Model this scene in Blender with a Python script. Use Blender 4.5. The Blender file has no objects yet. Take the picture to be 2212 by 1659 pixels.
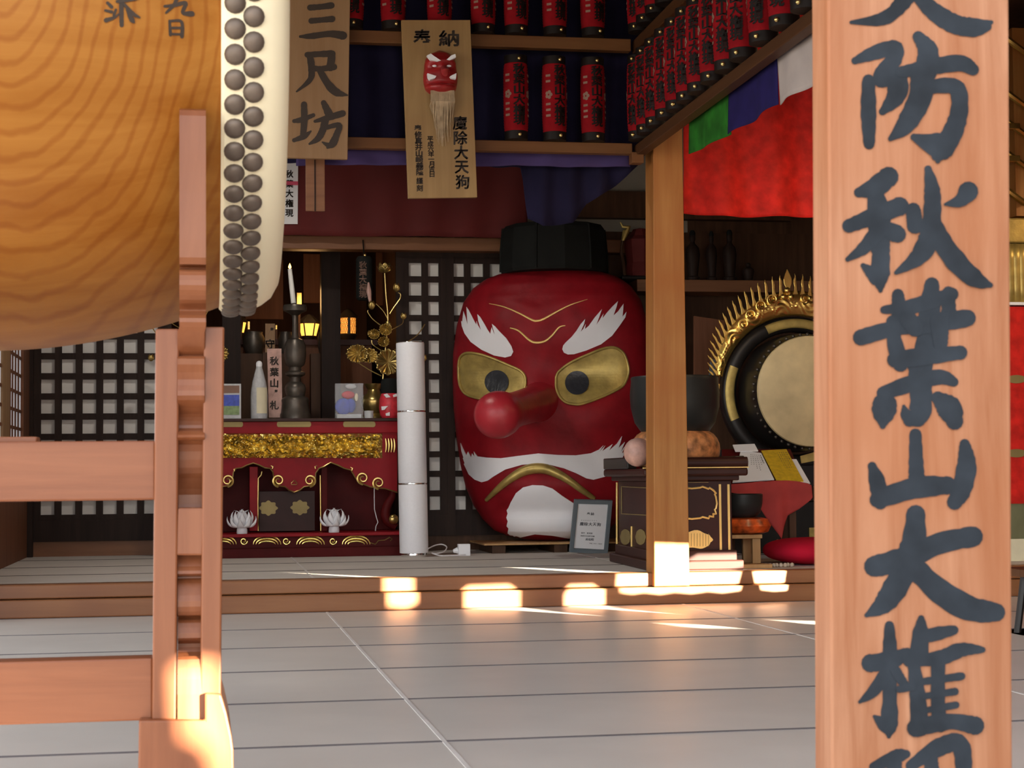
import bpy, bmesh, math, random
from mathutils import Vector, Matrix, noise
from mathutils.bvhtree import BVHTree
from mathutils.geometry import tessellate_polygon
random.seed(7)
SC = bpy.context.scene
COL = SC.collection
# ---------------------------------------------------------------- camera
W_, H_ = 2212, 1659
FPX = 3823.0
YAW, PITCH, ROLL = math.radians(9.85), math.radians(2.945), math.radians(0.55)
CAM = Vector((0, 0, 0.68))
_fw = Vector((math.sin(YAW)*math.cos(PITCH), math.cos(YAW)*math.cos(PITCH), math.sin(PITCH)))
_r0 = Vector((math.cos(YAW), -math.sin(YAW), 0)); _d0 = _fw.cross(_r0)
_rt = _r0*math.cos(ROLL) + _d0*math.sin(ROLL)
_dn = -_r0*math.sin(ROLL) + _d0*math.cos(ROLL)
cd = bpy.data.cameras.new('camera'); cam = bpy.data.objects.new('camera', cd); COL.objects.link(cam)
cd.sensor_fit = 'HORIZONTAL'; cd.sensor_width = 36; cd.lens = FPX/W_*36; cd.clip_start = 0.05
m3 = Matrix((_rt, -_dn, -_fw)).transposed()
cam.matrix_world = Matrix.Translation(CAM) @ m3.to_4x4()
SC.camera = cam
cd.dof.use_dof = True; cd.dof.focus_distance = 10.5; cd.dof.aperture_fstop = 14

def RAY(px, py): return _rt*((px-W_/2)/FPX) + _dn*((py-H_/2)/FPX) + _fw
def P(px, py, Y): d = RAY(px, py); return CAM + d*(Y/d.y)            # the point of a sight line at depth Y
def PZ(px, py, Z): d = RAY(px, py); return CAM + d*((Z-CAM.z)/d.z)
def PX(px, py, X): d = RAY(px, py); return CAM + d*(X/d.x)
# ---------------------------------------------------------------- light
SUN_EL = math.radians(9.0); SD = Vector((0.527, -0.85, math.tan(SUN_EL)))   # towards the sun
SC.view_settings.view_transform = 'Standard'; SC.view_settings.look = 'None'
SC.view_settings.gamma = 1.0; SC.view_settings.use_curve_mapping = False
SC.view_settings.exposure = 0.0
wd = bpy.data.worlds.new('sky'); SC.world = wd; wd.use_nodes = True
nt = wd.node_tree; bg = nt.nodes['Background']
tc = nt.nodes.new('ShaderNodeTexCoord'); sp = nt.nodes.new('ShaderNodeSeparateXYZ'); cr = nt.nodes.new('ShaderNodeValToRGB')
nt.links.new(tc.outputs['Generated'], sp.inputs[0]); nt.links.new(sp.outputs['Z'], cr.inputs[0]); nt.links.new(cr.outputs[0], bg.inputs[0])
cr.color_ramp.elements[0].color = (0.80, 0.75, 0.70, 1); cr.color_ramp.elements[0].position = 0.0
cr.color_ramp.elements[1].color = (0.70, 0.735, 0.79, 1); cr.color_ramp.elements[1].position = 0.38
for ps_, c_ in ((0.05, (1.45, 1.42, 1.40, 1)), (0.15, (1.52, 1.53, 1.54, 1)), (0.24, (1.06, 1.09, 1.13, 1))):
    e_ = cr.color_ramp.elements.new(ps_); e_.color = c_
bg.inputs[1].default_value = 3.5
sl = bpy.data.lights.new('sun', 'SUN'); sl.energy = 90.0; sl.color = (1.0, 0.86, 0.66); sl.angle = math.radians(0.4)
so = bpy.data.objects.new('sun', sl); COL.objects.link(so)
so.rotation_euler = SD.to_track_quat('Z', 'Y').to_euler(); so.location = (8, -14, 6)
SC.cycles.max_bounces = 10; SC.cycles.diffuse_bounces = 6; SC.cycles.sample_clamp_indirect = 8
# ---------------------------------------------------------------- materials
MT = {}
def _new(name):
    m = bpy.data.materials.new(name); m.use_nodes = True; MT[name] = m
    return m, m.node_tree, m.node_tree.nodes['Principled BSDF']
def mat(name, col, rough=0.5, metal=0.0, var=0.12, vs=6.0, bump=0.0, bs=40.0, emit=None, es=0.0, alpha=1.0, trans=0.0, spec=0.5, sheen=0.0, coat=0.0):
    m, t, b = _new(name)
    N = t.nodes.new; L = t.links.new
    tx = N('ShaderNodeTexCoord'); ns = N('ShaderNodeTexNoise'); ns.inputs['Scale'].default_value = vs; ns.inputs['Detail'].default_value = 5
    L(tx.outputs['Object'], ns.inputs['Vector'])
    rp = N('ShaderNodeValToRGB'); e = rp.color_ramp.elements
    e[0].position = 0.3; e[1].position = 0.72
    e[0].color = tuple(c*(1-var) for c in col)+(1,); e[1].color = tuple(min(1, c*(1+var)) for c in col)+(1,)
    L(ns.outputs['Fac'], rp.inputs[0]); L(rp.outputs[0], b.inputs['Base Color'])
    b.inputs['Roughness'].default_value = rough; b.inputs['Metallic'].default_value = metal
    b.inputs['Specular IOR Level'].default_value = spec; b.inputs['Coat Weight'].default_value = coat
    b.inputs['Coat Roughness'].default_value = 0.15
    if sheen: b.inputs['Sheen Weight'].default_value = sheen
    if bump:
        n2 = N('ShaderNodeTexNoise'); n2.inputs['Scale'].default_value = bs; n2.inputs['Detail'].default_value = 6
        L(tx.outputs['Object'], n2.inputs['Vector']); bp = N('ShaderNodeBump'); bp.inputs['Strength'].default_value = bump; bp.inputs['Distance'].default_value = 0.01
        L(n2.outputs['Fac'], bp.inputs['Height']); L(bp.outputs[0], b.inputs['Normal'])
    if emit: b.inputs['Emission Color'].default_value = emit+(1,); b.inputs['Emission Strength'].default_value = es
    if trans: b.inputs['Transmission Weight'].default_value = trans
    if alpha < 1: b.inputs['Alpha'].default_value = alpha
    return m
def wood(name, c1, c2, axis='Z', scale=9.0, rough=0.45, ring=None, knots=0.0, spec=0.4, c3=None):
    m, t, b = _new(name)
    N = t.nodes.new; L = t.links.new
    tx = N('ShaderNodeTexCoord'); mp = N('ShaderNodeMapping'); L(tx.outputs['Object'], mp.inputs['Vector'])
    s = [scale*2.2]*3; s['XYZ'.index(axis)] = scale*0.14
    mp.inputs['Scale'].default_value = s
    ns = N('ShaderNodeTexNoise'); ns.inputs['Scale'].default_value = 1.0; ns.inputs['Detail'].default_value = 7; ns.inputs['Roughness'].default_value = 0.62
    ns.inputs['Distortion'].default_value = 0.6
    L(mp.outputs[0], ns.inputs['Vector'])
    rp = N('ShaderNodeValToRGB'); e = rp.color_ramp.elements
    e[0].position = 0.3; e[1].position = 0.68; e[0].color = c1+(1,); e[1].color = c2+(1,)
    L(ns.outputs['Fac'], rp.inputs[0]); out = rp.outputs[0]
    n3 = N('ShaderNodeTexNoise'); n3.inputs['Scale'].default_value = 2.2; n3.inputs['Detail'].default_value = 2
    L(tx.outputs['Object'], n3.inputs['Vector'])
    if c3:
        mx = N('ShaderNodeMix'); mx.data_type = 'RGBA'; mx.inputs[7].default_value = c3+(1,)
        r2 = N('ShaderNodeValToRGB'); r2.color_ramp.elements[0].position = 0.42; r2.color_ramp.elements[1].position = 0.7
        r2.color_ramp.elements[1].color = (0.75, 0.75, 0.75, 1)
        L(n3.outputs['Fac'], r2.inputs[0]); L(r2.outputs[0], mx.inputs[0]); L(out, mx.inputs[6]); out = mx.outputs[2]
    if ring:
        mp2 = N('ShaderNodeMapping'); L(tx.outputs['Object'], mp2.inputs['Vector'])
        mp2.inputs['Location'].default_value = ring[0]; mp2.inputs['Scale'].default_value = ring[1]
        wv = N('ShaderNodeTexWave'); wv.wave_type = 'RINGS'; wv.rings_direction = 'SPHERICAL'
        wv.inputs['Scale'].default_value = ring[2]; wv.inputs['Distortion'].default_value = 4.0; wv.inputs['Detail'].default_value = 3
        wv.inputs['Detail Scale'].default_value = 0.9; wv.inputs['Detail Roughness'].default_value = 0.4
        L(mp2.outputs[0], wv.inputs['Vector'])
        r4 = N('ShaderNodeValToRGB'); r4.color_ramp.elements[0].position = 0.0; r4.color_ramp.elements[1].position = 0.34
        r4.color_ramp.elements[0].color = (0.80, 0.68, 0.58, 1); r4.color_ramp.elements[1].color = (1, 1, 1, 1)
        L(wv.outputs['Fac'], r4.inputs[0])
        mm = N('ShaderNodeMix'); mm.data_type = 'RGBA'; mm.blend_type = 'MULTIPLY'; mm.inputs[0].default_value = 0.85
        L(out, mm.inputs[6]); L(r4.outputs[0], mm.inputs[7]); out = mm.outputs[2]
    L(out, b.inputs['Base Color'])
    b.inputs['Roughness'].default_value = rough; b.inputs['Specular IOR Level'].default_value = spec
    bp = N('ShaderNodeBump'); bp.inputs['Strength'].default_value = 0.12; bp.inputs['Distance'].default_value = 0.004
    L(ns.outputs['Fac'], bp.inputs['Height']); L(bp.outputs[0], b.inputs['Normal'])
    return m
# ---------------------------------------------------------------- mesh builder
WL = {}                                     # world location of every root
class MB:
    def __init__(s): s.v = []; s.f = []
    def add(s, vs, fs):
        n = len(s.v); s.v += [Vector(v) for v in vs]; s.f += [tuple(i+n for i in f) for f in fs]; return s
    def hexa(s, b, t):
        return s.add(list(b)+list(t), [(3, 2, 1, 0), (4, 5, 6, 7), (0, 1, 5, 4), (1, 2, 6, 5), (2, 3, 7, 6), (3, 0, 4, 7)])
    def box(s, a, b):
        x0, y0, z0 = a; x1, y1, z1 = b
        return s.hexa([(x0, y0, z0), (x1, y0, z0), (x1, y1, z0), (x0, y1, z0)], [(x0, y0, z1), (x1, y0, z1), (x1, y1, z1), (x0, y1, z1)])
    def pbox(s, px0, py0, px1, py1, Y, d):      # a box whose front face fills the given sight lines at depth Y
        a = P(px0, py0, Y); b = P(px1, py1, Y); return s.box((a.x, Y, b.z), (b.x, Y+d, a.z))
    def quad(s, px4, Y0, d):                     # a slab with four free front corners
        q = [P(x, y, Y0) for x, y in px4]; k = [p+Vector((0, d, 0)) for p in q]
        return s.hexa([q[3], q[2], k[2], k[3]], [q[0], q[1], k[1], k[0]])
    def prism(s, poly, vec):
        poly = [Vector(p) for p in poly]; vec = Vector(vec); n = len(poly)
        tr = tessellate_polygon([poly]); k = [p+vec for p in poly]
        s.add(poly+k, [tuple(t) for t in tr]+[tuple(i+n for i in t)[::-1] for t in tr]+[(i, (i+1) % n, n+(i+1) % n, n+i) for i in range(n)])
        return s
    def frame(s, d):
        d = Vector(d).normalized(); u = d.orthogonal().normalized(); return d, u, d.cross(u)
    def tube(s, pts, r, n=8, closed=False, flat=1.0):
        pts = [Vector(p) for p in pts]; m = len(pts); rr = r if isinstance(r, (list, tuple)) else [r]*m
        vs = []; u = None
        for i, p in enumerate(pts):
            a = pts[(i-1) % m] if (closed or i > 0) else p; b = pts[(i+1) % m] if (closed or i < m-1) else p
            d = (b-a).normalized()
            if u is None: u = d.orthogonal().normalized()
            u = (u-d*u.dot(d)).normalized(); w = d.cross(u)
            vs += [p+(u*math.cos(2*math.pi*k/n)+w*math.sin(2*math.pi*k/n)*flat)*rr[i] for k in range(n)]
        fs = [(i*n+k, i*n+(k+1) % n, ((i+1) % m)*n+(k+1) % n, ((i+1) % m)*n+k) for i in range(m if closed else m-1) for k in range(n)]
        if not closed: fs += [tuple(range(n))[::-1], tuple((m-1)*n+k for k in range(n))]
        return s.add(vs, fs)
    def cyl(s, p, q, r, r2=None, n=20): return s.tube([p, q], [r, r if r2 is None else r2], n)
    def lathe(s, prof, o, axis=(0, 0, 1), n=32, a0=0.0, a1=None, u=None):
        d, uu, w = s.frame(axis); o = Vector(o)
        if abs(d.z) > 0.99: uu = Vector((1, 0, 0)); w = d.cross(uu)
        if u is not None: uu = Vector(u); w = d.cross(uu)
        full = a1 is None; k = n if full else n+1
        vs = [o+d*t+(uu*math.cos(a0+((2*math.pi) if full else (a1-a0))*j/n)+w*math.sin(a0+((2*math.pi) if full else (a1-a0))*j/n))*r for r, t in prof for j in range(k)]
        fs = []
        for i in range(len(prof)-1):
            for j in range(n):
                j2 = (j+1) % k; fs.append((i*k+j, i*k+j2, (i+1)*k+j2, (i+1)*k+j))
        if full:
            if prof[0][0] > 1e-6: fs.append(tuple(range(k))[::-1])
            if prof[-1][0] > 1e-6: fs.append(tuple((len(prof)-1)*k+j for j in range(k)))
        return s.add(vs, fs)
    def ball(s, c, r, n=16, m=10):
        c = Vector(c); r = Vector((r, r, r)) if isinstance(r, (int, float)) else Vector(r)
        vs = [c+Vector((r.x*math.sin(math.pi*i/m)*math.cos(2*math.pi*j/n), r.y*math.sin(math.pi*i/m)*math.sin(2*math.pi*j/n), r.z*math.cos(math.pi*i/m))) for i in range(m+1) for j in range(n)]
        return s.add(vs, [(i*n+j, (i+1)*n+j, (i+1)*n+(j+1) % n, i*n+(j+1) % n) for i in range(m) for j in range(n)])
    def grid(s, fn, nu, nv):
        vs = [fn(i/nu, j/nv) for j in range(nv+1) for i in range(nu+1)]
        return s.add(vs, [(j*(nu+1)+i, j*(nu+1)+i+1, (j+1)*(nu+1)+i+1, (j+1)*(nu+1)+i) for j in range(nv) for i in range(nu)])
    def build(s, name, m, parent=None, smooth=False, bevel=0.0, label=None, solid=0.0):
        root = parent
        while root is not None and root not in WL: root = root.parent
        off = WL[root] if root is not None else Vector((0, 0, 0))
        me = bpy.data.meshes.new(name)
        if root is None:
            lo = [min(v[i] for v in s.v) for i in range(3)]; hi = [max(v[i] for v in s.v) for i in range(3)]
            off = Vector(((lo[0]+hi[0])/2, (lo[1]+hi[1])/2, lo[2]))
        me.from_pydata([v-off for v in s.v], [], s.f)
        bm = bmesh.new(); bm.from_mesh(me); bmesh.ops.remove_doubles(bm, verts=bm.verts, dist=1e-6)
        bmesh.ops.recalc_face_normals(bm, faces=bm.faces); bm.to_mesh(me); bm.free()
        me.materials.append(MT[m] if isinstance(m, str) else m)
        if smooth:
            for p in me.polygons: p.use_smooth = True
        o = bpy.data.objects.new(name, me); COL.objects.link(o)
        if parent is not None: o.parent = parent
        else: o.location = off; WL[o] = off
        if bevel:
            md = o.modifiers.new('bevel', 'BEVEL'); md.width = bevel; md.segments = 2; md.limit_method = 'ANGLE'; md.angle_limit = math.radians(40)
        if solid:
            md = o.modifiers.new('solid', 'SOLIDIFY'); md.thickness = solid
        if smooth and not bevel:
            try: me.set_sharp_from_angle(angle=math.radians(42))
            except Exception: pass
        if label: o['label'] = label
        return o
def thing(name, label, cat, loc=(0, 0, 0), group=None):
    o = bpy.data.objects.new(name, None); COL.objects.link(o); o.location = loc; WL[o] = Vector(loc); o.empty_display_size = 0.05
    return tag(o, label, cat, group)
def tag(o, label, cat, group=None, kind=None):
    o['label'] = label; o['category'] = cat
    if group: o['group'] = group
    if kind: o['kind'] = kind
    return o
def struct(o, label=None, cat=None):
    o['kind'] = 'structure'
    if label: o['label'] = label; o['category'] = cat
    return o
def dup(root, loc, label, rz=0.0, tilt=0.0):
    r = root.copy(); COL.objects.link(r); r.location = loc; r.rotation_euler = (tilt, 0, rz); r['label'] = label; WL[r] = Vector(loc)
    for ch in list(root.children):
        c = ch.copy(); COL.objects.link(c); c.parent = r
        for g in list(ch.children):
            e = g.copy(); COL.objects.link(e); e.parent = c
    return r
# ---- smooth curves, brush strokes, type
def crom(pts, k=8):
    n = len(pts); out = []
    if n == 2: pts = [pts[0], tuple((a+b)/2 for a, b in zip(*pts)), pts[1]]; n = 3
    for i in range(n-1):
        p0 = pts[max(i-1, 0)]; p1 = pts[i]; p2 = pts[i+1]; p3 = pts[min(i+2, n-1)]
        for j in range(k):
            t = j/k
            out.append(tuple(0.5*((2*b)+(c-a)*t+(2*a-5*b+4*c-d)*t*t+(3*b-a-3*c+d)*t**3) for a, b, c, d in zip(p0, p1, p2, p3)))
    out.append(tuple(pts[-1])); return out
def stroke(mb, pts, fn):
    c = crom(pts, 7); L = []; R = []; n = len(c)
    for i, (x, y, w) in enumerate(c):
        a = c[max(i-1, 0)]; b = c[min(i+1, n-1)]; dx, dy = b[0]-a[0], b[1]-a[1]; l = math.hypot(dx, dy) or 1
        w = max(w, 1.5)*(1+0.05*math.sin(i*1.9+x)); nx, ny = -dy/l*w/2, dx/l*w/2; L.append((x+nx, y+ny)); R.append((x-nx, y-ny))
    def cap(p, q, d):
        m = ((p[0]+q[0])/2, (p[1]+q[1])/2); r = math.hypot(p[0]-q[0], p[1]-q[1])/2
        a0 = math.atan2(p[1]-m[1], p[0]-m[0]); return [(m[0]+r*math.cos(a0+d*math.pi*k/6), m[1]+r*math.sin(a0+d*math.pi*k/6)) for k in range(1, 6)]
    poly = L+cap(L[-1], R[-1], -1)+R[::-1]+cap(R[0], L[0], -1)
    nL = len(L); V = [fn(x, y) for x, y in poly]; fs = []
    rank = list(range(nL))+[nL]*5+list(range(nL))[::-1]+[0]*5
    V = [v+(CAM-v).normalized()*(4e-6*r) for v, r in zip(V, rank)]
    k = nL+5
    for i in range(nL-1): fs.append((i, i+1, k+nL-2-i, k+nL-1-i))
    fs.append(tuple(range(nL-1, nL+6))); fs.append(tuple(list(range(k+nL-1, k+nL+5))+[0]))
    mb.add(V, fs)
_gl = {}
def glyph(ch):
    if ch not in _gl:
        c = bpy.data.curves.new('g', 'FONT'); c.body = ch; c.resolution_u = 2; c.offset = 0.010
        o = bpy.data.objects.new('g', c); COL.objects.link(o)
        me = bpy.data.meshes.new_from_object(o.evaluated_get(bpy.context.evaluated_depsgraph_get()))
        vs = [v.co.copy() for v in me.vertices]; fs = [tuple(p.vertices) for p in me.polygons]
        bpy.data.objects.remove(o); bpy.data.curves.remove(c); bpy.data.meshes.remove(me)
        if vs:
            x0 = min(v.x for v in vs); x1 = max(v.x for v in vs); y0 = min(v.y for v in vs); y1 = max(v.y for v in vs); s = max(x1-x0, y1-y0, 1e-3)
            vs = [((v.x-(x0+x1)/2)/s, (v.y-(y0+y1)/2)/s) for v in vs]
        _gl[ch] = (vs, fs)
    return _gl[ch]
def type_col(mb, txt, x, y, w, h, step, fn, dx=0.0, bold=0.022):   # a column of characters going down, in the plane of fn(x, y)
    for i, ch in enumerate(txt):
        if ch == ' ': continue
        vs, fs = glyph(ch)
        for ox, oy in (((-bold, 0), (bold, bold), (0, -bold)) if bold else ((0, 0),)): mb.add([fn(x+dx*i+(a+ox)*w, y+step*i-(b+oy)*h) for a, b in vs], fs)
def type_row(mb, txt, x, y, w, h, step, fn, dy=0.0):
    for i, ch in enumerate(txt):
        if ch == ' ': continue
        vs, fs = glyph(ch)
        for ox in (-.02, .02): mb.add([fn(x+step*i+(a+ox)*w, y+dy*i-b*h) for a, b in vs], fs)
def offs(pt, sgn=-1.0, e=0.002): return pt+Vector((0, sgn*e, 0))
def spiral(c, r0, r1, turns, a0, fn, n=30):
    return [fn(c[0]+(r0+(r1-r0)*i/n)*math.cos(a0+turns*2*math.pi*i/n), c[1]+(r0+(r1-r0)*i/n)*math.sin(a0+turns*2*math.pi*i/n)) for i in range(n+1)]
# ---------------------------------------------------------------- the materials of the place
wood('post_wood', (0.282, 0.107, 0.047), (0.475, 0.243, 0.141), 'Z', 11, 0.55, c3=(0.339, 0.119, 0.045), spec=0.25)
wood('stand_wood', (0.172, 0.051, 0.018), (0.240, 0.084, 0.034), 'Z', 10, 0.38)
wood('stand_wood_x', (0.172, 0.051, 0.018), (0.244, 0.084, 0.034), 'X', 10, 0.38)
wood('drum_wood', (0.275, 0.094, 0.011), (0.38, 0.16, 0.03), 'X', 5, 0.42, ring=((-0.2, 0.1, 0.2), (3.0, 0.15, 2.0), 3.8), spec=0.2)
wood('pillar_wood', (0.28, 0.105, 0.025), (0.42, 0.20, 0.06), 'Z', 7, 0.45, c3=(0.32, 0.10, 0.02), spec=0.25)
wood('beam_wood', (0.180, 0.071, 0.030), (0.255, 0.112, 0.049), 'X', 8, 0.5)
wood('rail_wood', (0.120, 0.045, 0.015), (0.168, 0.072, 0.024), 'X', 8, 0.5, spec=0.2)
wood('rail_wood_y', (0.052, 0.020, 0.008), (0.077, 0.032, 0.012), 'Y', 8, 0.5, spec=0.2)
wood('step_wood', (0.204, 0.076, 0.025), (0.323, 0.140, 0.055), 'X', 5, 0.4, c3=(0.187, 0.064, 0.025))
wood('sign_wood', (0.252, 0.138, 0.060), (0.312, 0.186, 0.090), 'Z', 6, 0.55)
wood('plank_wood', (0.252, 0.150, 0.054), (0.348, 0.216, 0.084), 'Z', 6, 0.5, c3=(0.240, 0.126, 0.042))
wood('dark_wood', (0.055, 0.028, 0.016), (0.10, 0.05, 0.028), 'Z', 8, 0.5, spec=0.15)
wood('wall_wood', (0.13, 0.05, 0.025), (0.20, 0.085, 0.045), 'Z', 7, 0.55, spec=0.15)
wood('lattice_wood', (0.020, 0.012, 0.010), (0.036, 0.022, 0.017), 'Z', 8, 0.5, spec=0.12)
wood('stool_wood', (0.40, 0.22, 0.08), (0.55, 0.33, 0.14), 'Z', 8, 0.5)
mat('ink', (0.024, 0.031, 0.040), 0.7, var=0.35, vs=14, spec=0.2)
mat('dark_ink', (0.035, 0.022, 0.014), 0.6, var=0.2)
mat('grey_ink', (0.05, 0.06, 0.08), 0.7)
mat('paper', (0.86, 0.88, 0.90), 0.8, var=0.03, spec=0.2)
mat('shoji', (0.74, 0.72, 0.68), 0.9, var=0.06, spec=0.1)
mat('plaster', (0.300, 0.276, 0.228), 0.9, var=0.05)
mat('tatami', (0.62, 0.585, 0.54), 0.40, var=0.05, vs=3.0, bump=0.04, bs=160, spec=0.26)
mat('tatami_upper', (0.66, 0.62, 0.57), 0.8, var=0.05, vs=3.0, spec=0.03)  # same tatami made paler and duller, to brighten the dim raised floor
mat('mat_border', (0.19, 0.175, 0.18), 0.7, spec=0.1)
mat('seam', (0.70, 0.67, 0.64), 0.6)
mat('nail', (0.15, 0.115, 0.09), 0.5, metal=0.45, var=0.18, vs=30)
mat('hide', (0.95, 0.86, 0.60), 0.5, var=0.05, vs=2.5)
mat('old_hide', (0.66, 0.53, 0.28), 0.5, var=0.22, vs=5)
mat('red_face', (0.25, 0.008, 0.014), 0.45, var=0.2, vs=7, bump=0.2, bs=22, spec=0.15)
mat('red_nose_lit', (0.391, 0.019, 0.031), 0.38, var=0.15, vs=8, bump=0.15, bs=30, spec=0.5)  # brighter copy of the face red, carrying the stronger light on the nose
mat('white_paint', (0.84, 0.85, 0.88), 0.6, var=0.03, spec=0.3)
mat('gold_paint', (0.46, 0.34, 0.10), 0.4, metal=0.5, var=0.25, vs=14, bump=0.12, bs=50)
mat('gold_line', (0.85, 0.60, 0.20), 0.4, metal=0.25, var=0.1)
mat('gold', (0.85, 0.58, 0.16), 0.26, metal=0.95, var=0.12, vs=12)
mat('carved_gold', (0.95, 0.70, 0.22), 0.26, metal=0.85, var=0.2, vs=25)
mat('brass', (0.48, 0.35, 0.12), 0.28, metal=0.9, var=0.2, vs=20)
mat('bronze', (0.10, 0.085, 0.07), 0.38, metal=0.6, var=0.3, vs=16)
mat('olive_gold', (0.30, 0.225, 0.085), 0.5, metal=0.4, var=0.15)
mat('pupil', (0.022, 0.024, 0.03), 0.35, var=0.3, vs=30, bump=0.3, bs=40)
mat('black_cloth', (0.012, 0.013, 0.012), 0.8, var=0.2, spec=0.15)
mat('black_lacquer', (0.013, 0.011, 0.010), 0.35, var=0.2, spec=0.3)
mat('brown_lacquer', (0.040, 0.013, 0.010), 0.42, var=0.15, spec=0.2)
mat('red_lacquer', (0.27, 0.008, 0.014), 0.45, var=0.15, spec=0.15)
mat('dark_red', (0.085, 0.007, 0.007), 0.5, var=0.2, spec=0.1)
mat('lantern_red', (0.235, 0.006, 0.010), 0.8, var=0.25, vs=9, spec=0.08)
mat('lantern_black', (0.010, 0.007, 0.006), 0.5, var=0.2, spec=0.15)
mat('crest_grey', (0.24, 0.14, 0.10), 0.7)
mat('knob', (0.80, 0.62, 0.25), 0.22, metal=0.9, var=0.05)
mat('navy_cloth', (0.012, 0.010, 0.030), 0.85, var=0.3, vs=4, spec=0.1)
mat('purple_cloth', (0.062, 0.042, 0.125), 0.85, var=0.2, vs=4, spec=0.1)
mat('dull_red_cloth', (0.120, 0.011, 0.010), 0.8, var=0.15, vs=3)
mat('green_cloth', (0.014, 0.115, 0.010), 0.75, var=0.4, vs=10, spec=0.2)
mat('blue_cloth', (0.014, 0.010, 0.075), 0.8, var=0.25, vs=8, spec=0.15)
mat('white_cloth', (0.40, 0.35, 0.33), 0.85, var=0.12, vs=6)
mat('brocade', (0.60, 0.016, 0.010), 0.65, var=0.28, vs=15, bump=0.35, bs=24, spec=0.25)
mat('desk_cloth', (0.42, 0.045, 0.04), 0.85, var=0.2, vs=6)
mat('cushion_red', (0.50, 0.010, 0.035), 0.8, var=0.15, spec=0.1)
mat('orange_brocade', (0.55, 0.085, 0.015), 0.3, var=0.85, vs=18, coat=0.3)
mat('pink_brocade', (0.50, 0.30, 0.25), 0.45, var=0.25, vs=18, bump=0.3, bs=60)
mat('gold_brocade', (0.50, 0.21, 0.08), 0.4, var=0.7, vs=22, bump=0.2, bs=60, spec=0.5)
mat('gong', (0.030, 0.032, 0.032), 0.42, metal=0.35, var=0.3, vs=4, spec=0.3)
mat('white_plastic', (0.88, 0.90, 0.94), 0.4, var=0.02)
mat('cylinder_white', (0.86, 0.88, 0.93), 0.5, var=0.02, vs=90)
mat('chrome', (0.85, 0.85, 0.85), 0.16, metal=1.0, var=0.03)
mat('frame_grey', (0.140, 0.178, 0.203), 0.45, var=0.08)
mat('yellow_paper', (0.66, 0.44, 0.015), 0.7, var=0.16, vs=40)
mat('wrap', (0.525, 0.540, 0.555), 0.3, var=0.1, vs=30, bump=0.5, bs=40)
mat('label_cream', (0.80, 0.74, 0.52), 0.6)
mat('pink_red', (0.70, 0.08, 0.16), 0.6)
mat('acrylic', (0.9, 0.92, 0.95), 0.05, var=0.0, alpha=0.07, spec=0.8)
mat('toy_blue', (0.05, 0.09, 0.50), 0.5, var=0.3, vs=40)
mat('toy_red', (0.62, 0.03, 0.05), 0.45, var=0.2, vs=40)
mat('toy_green', (0.25, 0.36, 0.16), 0.6, var=0.3, vs=40)
mat('candle', (0.84, 0.83, 0.78), 0.5, var=0.02)
mat('cord', (0.72, 0.70, 0.72), 0.5)
mat('olive_cloth', (0.16, 0.16, 0.08), 0.8, var=0.2)
mat('flame', (1, 0.6, 0.2), 0.5, var=0, emit=(1.0, 0.55, 0.12), es=6.0)
mat('lamp_glow', (1, 0.6, 0.2), 0.5, var=0, emit=(1.0, 0.42, 0.06), es=2.2)
mat('lamp_glow_dim', (1, 0.5, 0.15), 0.5, var=0, emit=(1.0, 0.34, 0.05), es=1.2)
mat('bulb', (1, 0.9, 0.7), 0.5, var=0, emit=(1.0, 0.72, 0.38), es=20.0)
mat('daylight_pane', (0.9, 0.9, 0.95), 0.3, var=0.02, emit=(0.85, 0.9, 1.0), es=0.2)  # emission stands in for daylight coming through the panes
mat('gravel', (0.36, 0.33, 0.29), 0.9, var=0.25, vs=60, bump=0.4, bs=80)
mat('small_red', (0.30, 0.012, 0.014), 0.35, var=0.2, vs=30)
mat('hair', (0.42, 0.31, 0.19), 0.8, var=0.2, vs=30)
mat('bead', (0.50, 0.42, 0.32), 0.4)
# ---------------------------------------------------------------- the hall
YR, ZU, YB = 9.03, 0.16, 12.36
XW = 4.6
def mats(mb, mb2, mb3, ys, xs, z):
    for a, b in zip(ys[:-1], ys[1:]):
        mb2.box((xs[0], b-0.012, z-0.02), (xs[-1], b+0.012, z+0.0012))
    for x in xs[1:-1]: mb3.box((x-0.006, ys[0], z-0.02), (x+0.006, ys[-1], z+0.0016))
f = MB().box((-2.4, 2.9, -0.22), (XW, YR+0.1, 0.0)).build('floor', 'tatami'); struct(f)
b1, b2 = MB(), MB(); mats(None, b1, b2, [2.9, 3.66, 4.54, 5.42, 6.30, 7.17, 8.04, 8.98], [-2.4, -1.22, 0.603, 2.45, XW], 0.0)
b1.build('mat_border', 'mat_border', f); b2.build('mat_joint', 'seam', f)
f2 = MB().box((-1.25, YR+0.06, -0.1), (6.5, 16.2, ZU)).build('floor', 'tatami_upper'); struct(f2)
b1, b2 = MB(), MB(); mats(None, b1, b2, [YR+0.07, 9.95, 10.83, 11.75], [-1.25, 0.55, 2.40, 3.9, 6.5], ZU)
b1.build('mat_border', 'lattice_wood', f2); b2.build('mat_joint', 'seam', f2)
struct(MB().box((-2.4, YR, 0.093), (XW, YR+0.12, ZU+0.003)).build('trim_1', 'step_wood', bevel=0.006))
struct(MB().box((-2.4, YR-0.025, 0.0), (XW, YR+0.12, 0.09)).build('trim_2', 'step_wood', bevel=0.006))
struct(MB().box((-30, -30, -1.1), (30, 30, -0.92)).build('ground', 'gravel'))
struct(MB().box((-2.4, 2.84, -0.93), (XW, 2.9, -0.01)).build('trim_3', 'dark_wood'))
struct(MB().box((-2.7, 2.1, 3.45), (7.0, 16.3, 3.6)).build('ceiling', 'dark_wood'))
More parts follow.
